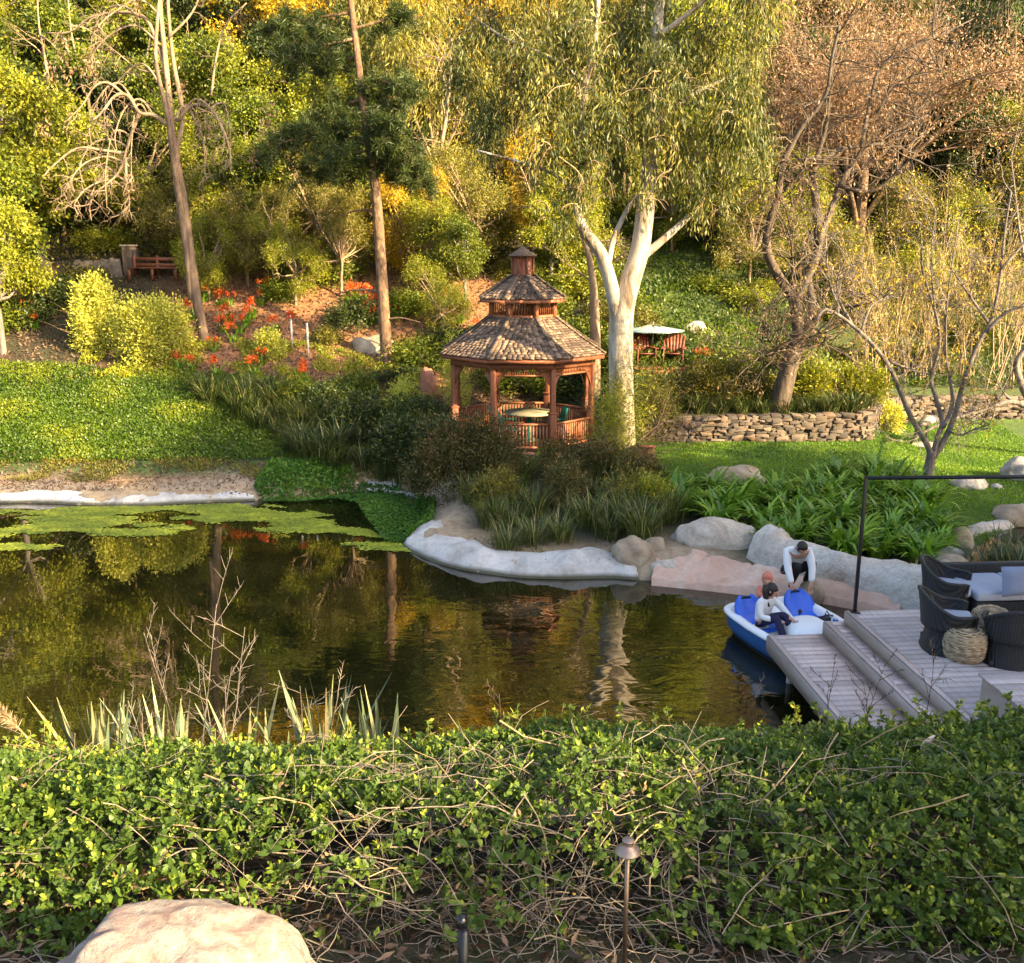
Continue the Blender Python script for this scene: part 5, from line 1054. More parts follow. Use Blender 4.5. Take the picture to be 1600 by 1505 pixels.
# --- pale dead tree on the left
bse = G(318, 538); YD = bse[1]
dt = T('dead_tree', 'bare pale dead tree with two stems and drooping curled branches', 'tree', bse); DL = []
for pts, r0, r1, dy in [([(322, 545), (308, 470), (298, 400), (288, 320), (272, 230), (266, 170), (258, 90), (250, 0), (246, -120)], .22, .06, 0), ([(300, 470), (292, 400), (280, 310), (268, 230), (262, 180), (244, 100), (246, 30), (256, -60)], .15, .05, -.5), ([(290, 330), (276, 250), (285, 180), (270, 90), (262, 0), (262, -90)], .10, .04, .4),
    ([(262, 196), (240, 180), (218, 176), (200, 150), (180, 150), (160, 175), (145, 188)], .075, .03, -1.), ([(218, 178), (205, 210), (195, 245), (185, 270), (170, 285), (150, 300)], .06, .02, -.6), ([(195, 240), (160, 235), (120, 232), (80, 262), (66, 280)], .05, .018, -.9), ([(196, 246), (198, 290), (202, 320), (188, 335)], .05, .015, -.2), ([(180, 285), (150, 300), (138, 320), (112, 322)], .04, .014, -.6), ([(196, 150), (170, 130), (148, 135), (128, 165), (98, 195)], .05, .015, -.5), ([(262, 120), (235, 40), (210, 22), (180, 20), (140, 28), (110, 50), (72, 52)], .07, .02, 1.), ([(276, 190), (300, 165), (325, 168), (345, 195), (358, 230), (362, 265)], .06, .018, -.6), ([(296, 170), (312, 205), (322, 240), (318, 268)], .04, .012, .4), ([(300, 166), (335, 180), (356, 200)], .035, .012, 0), ([(330, 150), (338, 90), (352, 40), (385, 5)], .04, .02, 1.5), ([(262, 110), (220, 110), (180, 80), (150, 60)], .035, .01, .6), ([(262, 60), (300, 20), (320, -30)], .045, .02, .2)] + [([(a0, b0), (a0 - w_ * .35, b0 - u_), (a0 - w_ * .75, b0 - u_ * .4), (a0 - w_, b0 + d_ * .5), (a0 - w_ * .95, b0 + d_)], .038, .012, e_) for a0, b0, w_, u_, d_, e_ in [(240, 180, 60, 25, 60, -.8), (210, 160, 70, 30, 70, -.2), (200, 230, 75, 12, 55, -.6), (202, 260, 90, 15, 40, -1.1), (200, 285, 60, 10, 60, -.3), (202, 300, 85, 18, 35, -.9), (190, 280, 90, 22, 30, .2), (230, 178, 25, 14, 120, -.5), (205, 215, 40, 10, 110, -1.), (255, 140, 90, 40, 40, .6), (250, 70, 110, 30, 50, .5), (215, 24, 70, 15, 60, 1.1), (270, 190, -50, 25, 110, .3), (280, 185, -70, 30, 60, -.8), (330, 170, -30, 8, 90, .4), (255, 30, 100, 30, 20, -.6)]]:
    DL.append(px_limb(DL, pts, YD, r0, r1, dy))
g = MB(); limbs(g, [(W_[:21] if i_ < 2 else W_, (r_[:21] if i_ < 2 else r_) * .82) for i_, (W_, r_) in enumerate(DL[:2])], 8); g.build('trunk', M['bark_brown'], dt, smooth=True, world=True)
g = MB(); limbs(g, [(W_[20:], r_[20:] * .82) for W_, r_ in DL[:2]] + DL[2:], 8); rng = np.random.default_rng(13); segs = []; tips = []
for W_, r_ in DL[3:]:
    for _ in range(9):
        i = rng.integers(len(W_) // 3, len(W_)); grow(segs, tips, W_[i], unit(rng.normal(size=3) + (-.2, 0, -.3)), .55, .016, 1, rng, droop=.35, nch=3, jit=.25)
seg_mesh(g, segs, 4, 3, .02); g.build('branches', M['bark_pale'], dt, smooth=True, world=True)
DB = [PY(x, y, YD - .3) for x, y in [(215, 10), (100, 70), (105, 110), (80, 118), (140, 110), (282, 135), (322, 195), (420, 165), (415, 190), (70, 195), (205, 285), (140, 90), (395, 245)]]
C = np.repeat(np.array(DB), 45, 0); C = C + rng.normal(size=C.shape) * (.12, .12, .24); g = MB(); leaves(g, C, rng.normal(size=C.shape) + (0, 0, -1.2), .15, .05, rng, rng.random(len(C))); g.build('dry_leaves', M['leaf_brown'], dt, world=True)
# --- leaning twisted tree on the wall
bse = np.array([*PY(1212, 660, 26.2)[:2], 1.66]); YL = 26.2
lt = T('leaning_tree', 'nearly bare leaning tree with gnarled dark trunk rooted on the stone wall', 'tree', bse); LL = []
for pts, r0, r1, dy in [([(1208, 672), (1214, 650), (1226, 600), (1240, 548), (1252, 520)], .30, .21, 0), ([(1248, 530), (1240, 470), (1215, 430), (1198, 390), (1202, 350), (1215, 310), (1222, 260), (1238, 225), (1256, 195), (1290, 150), (1300, 90), (1312, 40)], .15, .03, -.6), ([(1250, 525), (1244, 470), (1262, 430), (1278, 390), (1276, 330), (1270, 270), (1282, 255), (1310, 235), (1345, 228), (1380, 225)], .16, .04, .5), ([(1278, 380), (1298, 330), (1318, 280), (1345, 240), (1400, 205), (1450, 180)], .11, .025, .8), ([(1272, 260), (1290, 200), (1296, 150), (1310, 40)], .07, .02, 0), ([(1345, 230), (1362, 150), (1380, 100), (1440, 70), (1520, 30)], .06, .015, .6), ([(1222, 300), (1250, 270), (1262, 240)], .06, .02, -.4), ([(1310, 290), (1360, 300), (1400, 270), (1430, 240)], .06, .02, -.8), ([(1215, 320), (1225, 280), (1240, 250), (1290, 250)], .04, .015, -.2), ([(1252, 520), (1290, 486), (1330, 478), (1375, 470)], .08, .03, -.9), ([(1236, 540), (1215, 545), (1195, 520), (1190, 488)], .04, .012, -.5), ([(1248, 545), (1220, 548), (1185, 558)], .04, .012, -.8), ([(1250, 480), (1240, 420), (1236, 360)], .035, .012, -.9), ([(1370, 180), (1400, 130), (1470, 110)], .05, .015, 0), ([(1240, 540), (1275, 540), (1300, 525)], .04, .012, -.6)]:
    LL.append(px_limb(LL, pts, YL, r0, r1, dy))
for pts in ([(1212, 655), (1200, 664), (1186, 668)], [(1214, 655), (1228, 664), (1246, 668)], [(1210, 655), (1205, 670), (1202, 676)], [(1214, 655), (1219, 668), (1222, 676)]): LL.append(px_limb(LL, pts, YL - .1, .13, .04, -.45))
g = MB(); limbs(g, LL, 10); rng = np.random.default_rng(17); segs = []; tips = []
for W_, r_ in LL[1:-4]:
    for _ in range(16):
        i = rng.integers(len(W_) // 4, len(W_)); grow(segs, tips, W_[i], unit(rng.normal(size=3) * (1, .8, 1) + (.1, 0, .45)), 1.25, .022, 2, rng, droop=.05, nch=3, jit=.2, spread=.75)
seg_mesh(g, segs, 5, 3, .02); g.build('trunk', M['bark_dark'], lt, smooth=True, world=True)
tp = np.array([t[0] for t in tips]); sel = rng.random(len(tp)) < .25; C = np.repeat(tp[sel], 3, 0) + rng.normal(size=(sel.sum() * 3, 3)) * .06; g = MB(); leaves(g, C, rng.normal(size=C.shape) + (0, 0, -.8), .12, .04, rng, rng.random(len(C))); g.build('dry_leaves', M['leaf_brown'], lt, world=True)
# --- forked tree on the lawn
bse = G(1444, 764); YF = bse[1]
ft = T('forked_tree', 'small bare forked grey tree on the lawn behind the black rail', 'tree', bse); FL = []
for pts, r0, r1, dy in [([(1442, 775), (1446, 755), (1453, 725), (1456, 705)], .125, .105, 0), ([(1455, 712), (1446, 690), (1425, 655), (1408, 615), (1388, 570), (1355, 530), (1318, 498), (1290, 484), (1275, 500)], .07, .03, -.3), ([(1458, 710), (1466, 680), (1472, 660), (1462, 620), (1455, 590), (1468, 540), (1462, 490), (1442, 425), (1440, 380)], .065, .02, .3), ([(1458, 715), (1474, 690), (1490, 655), (1505, 600), (1525, 545), (1548, 500), (1562, 440), (1570, 360), (1580, 300)], .075, .02, .2), ([(1474, 668), (1488, 630), (1482, 580), (1475, 540), (1478, 480)], .05, .015, .6), ([(1545, 505), (1520, 470), (1500, 440), (1480, 410)], .04, .012, .4), ([(1540, 520), (1570, 490), (1610, 475)], .05, .02, -.3), ([(1330, 505), (1312, 470), (1308, 440), (1322, 400)], .04, .012, -.5), ([(1345, 520), (1360, 480), (1385, 465), (1405, 466)], .035, .012, .4), ([(1400, 600), (1412, 585), (1430, 575)], .03, .012, 0), ([(1390, 565), (1430, 580), (1462, 585)], .035, .015, .2), ([(1480, 672), (1500, 680), (1520, 672), (1545, 664)], .03, .01, -.3), ([(1318, 498), (1296, 440), (1290, 370)], .03, .01, -.2), ([(1460, 480), (1455, 400), (1462, 330)], .025, .008, .2), ([(1478, 560), (1480, 470), (1500, 330)], .025, .008, -.2), ([(1565, 420), (1600, 380), (1625, 350)], .035, .012, 0)]:
    FL.append(px_limb(FL, pts, YF, r0, r1, dy))
g = MB(); limbs(g, FL, 10); rng = np.random.default_rng(23); segs = []; tips = []
for W_, r_ in FL[1:]:
    for _ in range(12):
        i = rng.integers(len(W_) // 3, len(W_)); grow(segs, tips, W_[i], unit(rng.normal(size=3) * (1, .8, .8) + (0, 0, .8)), .75, .012, 2, rng, droop=-.05, nch=3, jit=.16, spread=.6)
seg_mesh(g, segs, 5, 3, .015); g.build('trunk', M['bark_grey'], ft, smooth=True, world=True)
tp = np.array([t[0] for t in tips]); sel = rng.random(len(tp)) < .35; C = np.repeat(tp[sel], 3, 0) + rng.normal(size=(sel.sum() * 3, 3)) * .05; g = MB(); leaves(g, C, rng.normal(size=C.shape) + (0, 0, -.4), .09, .03, rng, rng.random(len(C))); g.build('young_leaves', M['leaf_gold'], ft, world=True)
# --- tree at the right edge reaching in with long branches
bse = np.array([*PY(1640, 690, 25.)[:2], hz(PY(1640, 690, 25.)[0], 25.)]); g = MB(); rt_ = T('bare_tree', 'grey bare tree at the right picture edge with a long low branch', 'tree', bse); RL = []
for pts, r0, r1, dy in [([(1640, 700), (1618, 640), (1600, 610), (1588, 570), (1604, 540), (1640, 470)], .12, .06, 0), ([(1616, 640), (1580, 628), (1540, 640), (1490, 655), (1450, 672), (1425, 690)], .075, .02, -.5), ([(1590, 630), (1572, 618), (1560, 600)], .04, .012, -.2), ([(1545, 640), (1520, 655), (1498, 672)], .03, .01, -.2), ([(1640, 480), (1600, 400), (1580, 250)], .06, .02, 0)]: RL.append(px_limb(RL, pts, 25., r0, r1, dy))
limbs(g, RL, 9); segs = []; tips = []
for W_, r_ in RL:
    for _ in range(12): i = rng.integers(len(W_) // 4, len(W_)); grow(segs, tips, W_[i], unit(rng.normal(size=3) + (-.2, 0, .4)), .9, .014, 2, rng, nch=3, jit=.18)
seg_mesh(g, segs, 5, 3, .015); g.build('trunk', M['bark_grey'], rt_, smooth=True, world=True)
# extra pale stems seen through the left and centre foliage
for (pts, Y, r, lb) in [([(78, 150), (75, 120), (68, 80), (60, 30), (55, -90)], 40, .07, 'pale dead stem at the upper left behind the dead tree'), ([(140, 170), (130, 140), (122, 100), (110, 40), (100, -90)], 41, .06, 'second pale dead stem just left of the dead tree'), ([(676, 395), (678, 330), (688, 240), (700, 160), (706, 60)], 37, .12, 'pale upright stem behind the gazebo left of its cupola'), ([(930, 540), (928, 460), (920, 400), (900, 330)], 29, .17, 'brown leaning trunk close behind the gazebo and white trunk'), ([(1268, 470), (1262, 430), (1258, 390)], 33, .16, 'dark straight trunk behind the leaning tree')]:
    b0 = PY(*pts[0], Y); gz0 = hz(b0[0], Y); W_ = spline([np.array((b0[0], Y, gz0 - .1))] + [PY(x, y, Y) for x, y in pts], 5)
    o = T('bare_tree', lb, 'tree', W_[0]); g = MB(); g.tube(W_, np.linspace(r * 1.2, r * .3, len(W_)), 9); sg = []
    for _ in range(0 if 'thick' in lb else 6): i = rng.integers(len(W_) // 2, len(W_)); grow(sg, [], W_[i], unit(rng.normal(size=3) + (0, 0, .8)), 1.3, .035, 2, rng)
    if sg: seg_mesh(g, sg, 5, 3, .02)
    g.build('trunk', M['bark_dark' if 'dark' in lb else 'bark_pale'], o, smooth=True, world=True)
# ================================================================== low plants
def shrub(name, label, c, rad, n, mat, L=.09, Wd=.045, seed=0, group=None, nb=9, plumes=0, **kw):
    rng = np.random.default_rng(seed + 300); o = T(name, label, 'shrub', c, 0, group); bl = []
    for i in range(nb):
        u = unit(rng.normal(size=3)); u[2] = abs(u[2]); q = u * np.array(rad) * .55; s = .5 * (.8 + .4 * rng.random()); bl.append((q + (0, 0, rad[2] * .25), tuple(np.array(rad) * s)))
    for i in range(plumes): a = rng.random() * 6.28; d_ = rng.random() ** .5 * .75; bl.append(((rad[0] * d_ * math.cos(a), rad[1] * d_ * math.sin(a), rad[2] * (1.05 - .45 * d_ + .12 * rng.random())), (.16, .16, .34)))
    g = MB(); kw.setdefault('droop', -.1); kw.setdefault('csz', .07); kw.setdefault('clump', 14); crown_mesh(g, rng, bl, n, L, Wd, **kw); g.build('foliage', M[mat], o)
    sg = []
    for i in range(14): grow(sg, [], (0, 0, -.05), unit(rng.normal(size=3) * (.7, .7, .3) + (0, 0, .9)), max(rad) * .8, .015, 1, rng)
    g = MB(); seg_mesh(g, sg, 4, 3); g.build('stems', M['twig_brown'], o)
    return o
def gp(px, py, dz=0): p = G(px, py); return (p[0], p[1], p[2] + dz)
shrub('shrub', 'bright yellow green shrub glowing below the pale dead tree', gp(238, 562), (1.35, 1.0, 1.7), 20000, 'leaf_pale', .11, .045, 1, csz=.10, plumes=9)
shrub('shrub', 'paler shrub standing left behind the bright yellow green one', gp(160, 540), (1.2, .9, 1.8), 14000, 'leaf_pale', .11, .045, 2, csz=.10, plumes=7)
shrub('shrub', 'small bright yellow shrub alone on the mulched hillside', gp(424, 556), (.55, .5, .72), 4500, 'leaf_pale', .10, .045, 3)
shrub('shrub', 'dark shrub flecked with red leaves left of the gazebo rail', gp(735, 765), (1.5, .95, 1.45), 26000, 'leaf_red', .07, .028, 4)
shrub('shrub', 'rusty brown shrub at the foot of the white trunk', gp(905, 745), (1.2, .8, .85), 12000, 'leaf_red', .07, .028, 5)
shrub('shrub', 'low rusty shrub edging the grass below the red box', gp(1000, 762), (.75, .6, .72), 7500, 'leaf_red', .07, .028, 6)
for i, (px, py, r_, hh, mt, lb) in enumerate([(775, 800, .65, .75, 'leaf_olive', 'low olive shrub among tussocks at the left above the pond edge'), (880, 790, .7, .8, 'leaf_red', 'rusty topped shrub among the tussocks in front of the gazebo'), (985, 795, .75, .75, 'leaf_olive', 'low olive shrub among tussocks behind the round tan boulder'), (1030, 800, .55, .6, 'leaf_lime', 'light green shrub where tussocks meet the strap leaf bed')]): shrub('shrub', lb, gp(px, py), (r_, .5, hh), 5200, mt, .08, .022, 90 + i)
shrub('shrub', 'dark bushy shrub between the pine and the gazebo', gp(655, 690), (1.1, .8, 1.1), 11000, 'leaf_dark', .10, .035, 7)
shrub('shrub', 'feathery yellow green shrub in front of the white trunk', gp(962, 735), (.95, .5, 2.3), 6000, 'leaf_lime', .13, .016, 8, csz=.12, spread=.9)
shrub('shrub', 'feathery olive shrub right of the white trunk above the wall', gp(1018, 690), (.8, .5, 1.75), 5200, 'leaf_olive', .12, .016, 9, csz=.13, spread=.9)
shrub('shrub', 'feathery yellow pine sapling below the pine trunk', gp(625, 668), (.75, .6, 1.2), 6000, 'leaf_pale', .16, .016, 10, csz=.08, spread=.8)
shrub('shrub', 'lime green sapling reaching over the gazebo roof corner', gp(715, 660), (.55, .5, 2.3), 3800, 'leaf_pale', .15, .016, 11, csz=.1, spread=.8)
shrub('shrub', 'bright lime plant under the front gazebo railing', gp(868, 730), (.5, .35, .45), 2000, 'leaf_lime', .11, .05, 12)
for i, (px, py, r, hh, mt, lb) in enumerate([(1085, 640, 1.3, 1.05, 'leaf_olive', 'olive bush above the dry stone wall nearest the white trunk'), (1160, 636, 1.0, .95, 'leaf_olive', 'olive bush touching the leaning trunk on its left'), (1275, 640, 1.1, .95, 'leaf_lime', 'yellow green bush just right of the leaning trunk'), (1335, 642, .9, .8, 'leaf_lime', 'yellow green bush at the end of the stone wall'), (1375, 648, .6, .6, 'leaf_pale', 'small pale bush on the corner of the stone wall')]):
    p = PY(px, py, 27.0 if px < 1330 else 27.4); shrub('shrub', lb, (p[0], p[1], hz(p[0], p[1])), (r, .7, hh), 9000, mt, .13, .03, 20 + i, droop=-.3)
# hillside undergrowth: bushes one can count but not tell apart
pbush = []
for i, mt in enumerate(('leaf_lime', 'leaf_green', 'leaf_olive', 'leaf_dark')):
    pbush.append(shrub('hillside_bush', 'x', (0, 0, 0), (1.2, 1.1, 1.0), 4600, mt, .14, .06, 40 + i, csz=.16, plumes=6))
rr = random.Random(9); cnt = 0; BT = {'leaf_lime': 'rounded yellow green bush', 'leaf_green': 'rounded green bush', 'leaf_olive': 'rounded olive bush', 'leaf_dark': 'rounded dark bush'}
first = [True] * 4
def hb(px, Y, s, i):
    x = (px - 800) / FPX * Y / (_c + .05 * _s); lab = BT[('leaf_lime', 'leaf_green', 'leaf_olive', 'leaf_dark')[i]] + (' on the slope left of the gazebo' if px < 780 else ' on the slope right of the gazebo'); loc = (x, Y, hz(x, Y) - .1); rot = rr.random() * 6.28
    sc = (s * rr.uniform(.9, 1.3), s * rr.uniform(.9, 1.3), s * rr.uniform(.7, 1.1))
    if first[i]: o = pbush[i]; first[i] = False; o.location = loc; o.scale = sc; o['label'] = lab
    else: o = dup(pbush[i], loc, rot, sc, lab)
    o['group'] = lab + ' group'
for _ in range(85):
    px = rr.uniform(780, 1640); Y = rr.uniform(30.5, 47) if px < 1000 else rr.uniform(29.5 + 3.2 * (px > 1330), 47)
    if 1000 < px < 1080 and Y < 36: continue
    hb(px, Y, rr.uniform(.45, .95), rr.choice([0, 0, 1, 1, 2]))
for _ in range(75):
    px = rr.uniform(-40, 780); Y = rr.uniform(39, 56); hb(px, Y, rr.uniform(.6, 1.2), rr.choice([0, 1, 1, 2, 3]))
for px, Y, s, i in [(620, 31, .7, 3), (660, 32, .9, 1), (700, 33, .9, 3), (560, 34, .8, 3), (640, 35, 1.0, 1), (20, 33.5, .9, 1), (70, 34, .7, 3), (130, 35, .9, 3), (540, 37, .9, 1), (480, 37, .9, 2), (450, 35.5, .6, 1), (520, 33, .6, 2), (360, 38, .9, 1), (770, 31, .7, 1), (820, 31.5, .8, 3), (880, 31, .7, 3), (950, 30.5, .8, 1), (870, 35, .8, 1), (905, 36, .9, 0), (930, 37, .8, 1), (890, 38, .9, 1), (850, 36, .7, 0), (940, 33, .7, 0), (30, 36, .9, 0), (160, 36.5, .8, 2)]: hb(px, Y, s, i)
for i in range(4):
    if pbush[i]['label'] == 'x':
        for ch in list(pbush[i].children): bpy.data.objects.remove(ch)
        bpy.data.objects.remove(pbush[i])
# ------------------------------------------------------------------ strap leaved plants
def clump_proto(name, mat, n, L, Wd, lean, droop, spread, seed, cat='plant'):
    rng = np.random.default_rng(seed); o = T(name, 'x', cat); g = MB(); B = np.c_[rng.normal(size=(n, 2)) * spread, np.zeros(n)]
    az = np.arctan2(B[:, 1], B[:, 0]) + rng.normal(size=n) * .7
    blades(g, B, az, L * (.6 + .55 * rng.random(n)), np.abs(lean * (.3 + rng.random(n))), Wd * (.7 + .5 * rng.random(n)), droop * (.4 + rng.random(n)), rng, rng.random(n)); g.build('foliage', M[mat], o); return o
def scatter(protos, spots, label, group, smin=.8, smax=1.25, seed=1, used=None):
    r = random.Random(seed)
    for i, (x, y) in enumerate(spots):
        pr = protos[i % len(protos)]; loc = (x, y, hz(x, y) - .03); s = r.uniform(smin, smax); rot = r.random() * 6.28
        if pr['label'] == 'x': o = pr; o.location = loc; o.scale = (s, s, s); o['label'] = label; o['group'] = group; o.rotation_euler = (0, 0, rot)
        else: o = dup(pr, loc, rot, s, label, group)
def inpoly(pxs, n, z, seed, mind=.3):
    pl = np.array([(P(x, y, z) if z else G(x, y))[:2] for x, y in pxs]); r = np.random.default_rng(seed); out = []; lo, hi = pl.min(0), pl.max(0); tries = 0
    while len(out) < n and tries < 20000:
        tries += 1; q = lo + (hi - lo) * r.random(2)
        if sdist(pl, np.array([q[0]]), np.array([q[1]]))[0] < 0 and all((q[0] - a) ** 2 + (q[1] - b) ** 2 > mind ** 2 for a, b in out): out.append(tuple(q))
    return out
CL = [clump_proto('strap_leaf_plant', 'blade_green', 46, .76, .08, .5, 2.0, .08, 70 + i) for i in range(3)]
scatter(CL, inpoly([(1040, 775), (1120, 778), (1200, 785), (1290, 765), (1370, 762), (1450, 790), (1492, 828), (1480, 862), (1430, 880), (1330, 868), (1250, 858), (1190, 850), (1110, 820), (1060, 815)], 78, .45, 3, .3), 'glossy green strap leaf plant in the bed behind the pale rock bank', 'strap leaf plants behind the rock bank', .8, 1.2)
TD = [clump_proto('grass_tussock', 'blade_dark', 130, .85, .022, .35, 1.5, .1, 80 + i) for i in range(3)]
scatter(TD, inpoly([(300, 610), (400, 620), (520, 640), (640, 680), (700, 720), (690, 765), (600, 755), (480, 730), (440, 690), (330, 640)], 85, 0, 5, .33), 'dark arching grass tussock on the bank left of the gazebo', 'dark tussocks on the left bank', .8, 1.4)
for i, (px, py, r_, hh, mt, lb) in enumerate([(520, 655, 1.0, .9, 'leaf_dark', 'dark mounded shrub on the bank furthest left of the gazebo'), (575, 690, 1.1, 1.1, 'leaf_dark', 'dark mounded shrub in the middle of the left bank'), (625, 725, 1.0, 1.0, 'leaf_dark', 'dark mounded shrub at the lower end of the left bank'), (560, 640, .9, .9, 'leaf_green', 'mid green mounded shrub below the pine'), (690, 735, .9, 1.1, 'leaf_dark', 'dark mounded shrub touching the red flecked shrub'), (470, 640, .8, .7, 'leaf_green', 'low green mounded shrub under the mulched slope')]): shrub('shrub', lb, gp(px, py), (r_, .8, hh), 8500, mt, .11, .04, 60 + i)
TO = [clump_proto('grass_tussock', 'blade_olive', 150, .75, .018, .3, 1.25, .12, 90 + i) for i in range(3)]
scatter(TO, inpoly([(715, 790), (760, 745), (850, 755), (960, 745), (1030, 780), (1060, 815), (1040, 838), (900, 842), (800, 842), (725, 812)], 52, .5, 6, .3), 'olive and straw coloured grass tussock between gazebo and pond edge', 'tussocks in front of the gazebo', .7, 1.2)
TG = [clump_proto('grass_tussock', 'blade_dark', 120, .62, .02, .35, 1.5, .1, 95 + i) for i in range(2)]
scatter(TG, [(x, 26.0 + .35 * (i % 2) + (0 if x < 9.3 else .6)) for i, x in enumerate(np.arange(3.3, 10.2, .3))], 'dark drooping grass tussock along the top of the stone wall', 'tussocks on the stone wall', .8, 1.2)
TS = [clump_proto('grass_tussock', 'blade_dark', 160, .6, .02, .4, 1.3, .18, 97)]
scatter(TS, inpoly([(1550, 890), (1560, 832), (1600, 815), (1690, 820), (1690, 905), (1590, 905)], 14, .5, 8, .3), 'dense dark green tussock beyond the stream behind the sofa', 'tussocks by the stream')
# orange flowering plants on the mulch
def flower_proto(seed):
    o = clump_proto('flowering_plant', 'blade_green', 22, .42, .05, .5, 1.1, .05, seed); rng = np.random.default_rng(seed); g = MB()
    for _ in range(3):
        c = np.array((rng.normal() * .1, rng.normal() * .1, .42 + .06 * rng.random())); n = 26; leaves(g, c + rng.normal(size=(n, 3)) * .05, rng.normal(size=(n, 3)) + (0, 0, .5), .075, .04, rng, rng.random(n))
    g.build('blossom', M['petal'], o); return o
FP = [flower_proto(110 + i) for i in range(3)]
fsp = [G(x, y)[:2] for x, y in [(55, 515), (35, 500), (320, 472), (345, 480), (360, 478), (385, 510), (355, 505), (415, 462), (408, 478), (365, 535), (335, 550), (395, 498), (420, 455), (330, 460), (440, 640), (300, 580), (410, 570), (280, 578), (545, 475), (560, 470), (575, 478), (550, 462), (590, 490), (570, 505), (580, 510), (620, 500), (695, 480), (700, 505), (740, 520), (720, 505), (625, 690), (650, 685), (660, 675), (1000, 555), (1095, 575), (1110, 580), (1088, 590), (985, 570), (480, 600), (350, 520), (375, 522), (300, 500), (430, 520), (450, 470), (470, 590), (400, 590), (340, 590)]]
scatter(FP, fsp, 'green plant with orange red flower heads on the mulched slope', 'orange flowering plants on the slope', .9, 1.35)
# flax at the near edge of the pond
def flax(px, top, n, seed, label):
    rng = np.random.default_rng(seed); Y = 8.75 + .4 * rng.random(); q = PY(px, top, Y); z0 = hz(q[0], Y); o = T('flax_plant', label, 'plant', (q[0], Y, z0)); g = MB()
    hgt = q[2] - z0; n = int(n * 1.9); B = np.c_[rng.normal(size=(n, 2)) * .1, np.zeros(n)]; az = rng.random(n) * 6.28; blades(g, B, az, hgt * (.75 + .4 * rng.random(n)), np.abs(rng.normal(size=n)) * .4, .055 + .025 * rng.random(n), .12 * rng.random(n), rng, rng.random(n)); g.build('foliage', M['blade_flax'], o)
for px, top, n, sd, lb in [(150, 1075, 15, 1, 'spiky grey green flax plant nearest the left picture edge'), (255, 1095, 11, 2, 'spiky flax plant with a few broken leaves left of the dead stalks'), (385, 1105, 9, 3, 'short spiky flax plant right of the tall dead stalks'), (500, 1075, 17, 4, 'spiky flax plant at the middle of the near bank'), (590, 1090, 14, 5, 'spiky flax plant furthest towards the deck')]: flax(px, top, n, sd, lb)
def stalk(px, top, bot, Y, label, seed, n=3, L=.5, mat='bark_grey', r=.008):
    rng = np.random.default_rng(seed); a = PY(px, bot, Y); zb = hz(a[0], Y) if Y > 8.4 else a[2] - .5; b = PY(px, top, Y); o = T('dead_stalk', label, 'plant', (a[0], Y, zb)); sg = []
    for i in range(n):
        d = np.array((rng.normal() * .16, rng.normal() * .1, 1)); grow(sg, [], (a[0] + rng.normal() * .06, Y + rng.normal() * .06, zb), d, (b[2] - zb) * (1 - .2 * i / n), r, 2, rng, nch=6, spread=.75, jit=.05, short=.22, thin=.5, start=.45)
    g = MB(); seg_mesh(g, sg, 5, 3, .006); g.build('stems', M[mat], o, world=True)
stalk(300, 950, 1180, 8.8, 'tall branching dead stalk rising over the dark pond', 1, 3); stalk(335, 1030, 1180, 8.7, 'shorter dead stalk leaning beside the tallest stalk', 2, 2); stalk(475, 1020, 1180, 8.8, 'thin dead stalk among the flax in the middle', 3, 2); stalk(230, 1090, 1180, 8.8, 'low tangle of dead stalks left of the tallest stalk', 4, 2)
stalk(1300, 1040, 1130, 8.4, 'thin dark stalk in front of the lower deck landing', 5, 1, mat='bark_dark', r=.006); stalk(1365, 1035, 1130, 8.4, 'thin dark stalk in front of the deck step', 6, 2, mat='bark_dark', r=.006); stalk(1440, 1010, 1130, 8.2, 'tallest thin dark stalk in front of the upper deck', 7, 1, mat='bark_dark', r=.006); stalk(1225, 1060, 1130, 8.4, 'thin dark stalk over the water left of the deck', 8, 1, mat='bark_dark', r=.006); stalk(808, 1090, 1150, 8.2, 'single bent reddish stalk over the pond in the middle', 9, 1, mat='twig_brown', r=.006)
rng = np.random.default_rng(5); q = PY(-30, 1100, 8.6); o = T('plume_grass', 'tan feathery grass plume leaning in at the left edge', 'plant', (q[0] - .3, 8.6, 1.0)); g = MB()
ax = spline([PY(75, 1190, 8.6), PY(40, 1150, 8.6), PY(10, 1120, 8.6), PY(-30, 1090, 8.6)], 5); g.tube(ax, np.linspace(.012, .006, len(ax)), 6); g.build('stem', M['twig_tan'], o, world=True); g = MB(); n = 900; u = rng.random(n); C = np.array([[np.interp(t, np.linspace(0, 1, len(ax)), ax[:, i]) for i in range(3)] for t in .45 + .55 * u]); leaves(g, C, unit(np.array((-1, 0, .5))) + rng.normal(size=(n, 3)) * .5, .10, .008, rng, rng.random(n)); g.build('plume', M['blade_dry'], o, world=True)
# dry reeds by the rock bank and the inlet
TR = [clump_proto('dry_reed', 'blade_dry', 70, .62, .014, .1, .3, .08, 120)]
scatter(TR, [P(1415, 945, .1)[:2], P(1428, 940, .1)[:2], P(1438, 948, .1)[:2]], 'clump of dry brown reeds between rock bank and armchair', 'dry reeds by the deck', .9, 1.1)
scatter([clump_proto('dry_reed', 'blade_dry', 40, .8, .012, .12, .4, .1, 121)], [G(640, 770)[:2], G(652, 765)[:2], G(635, 760)[:2]], 'clump of dry straw coloured reeds at the head of the inlet', 'dry reeds at the inlet', .8, 1.1)
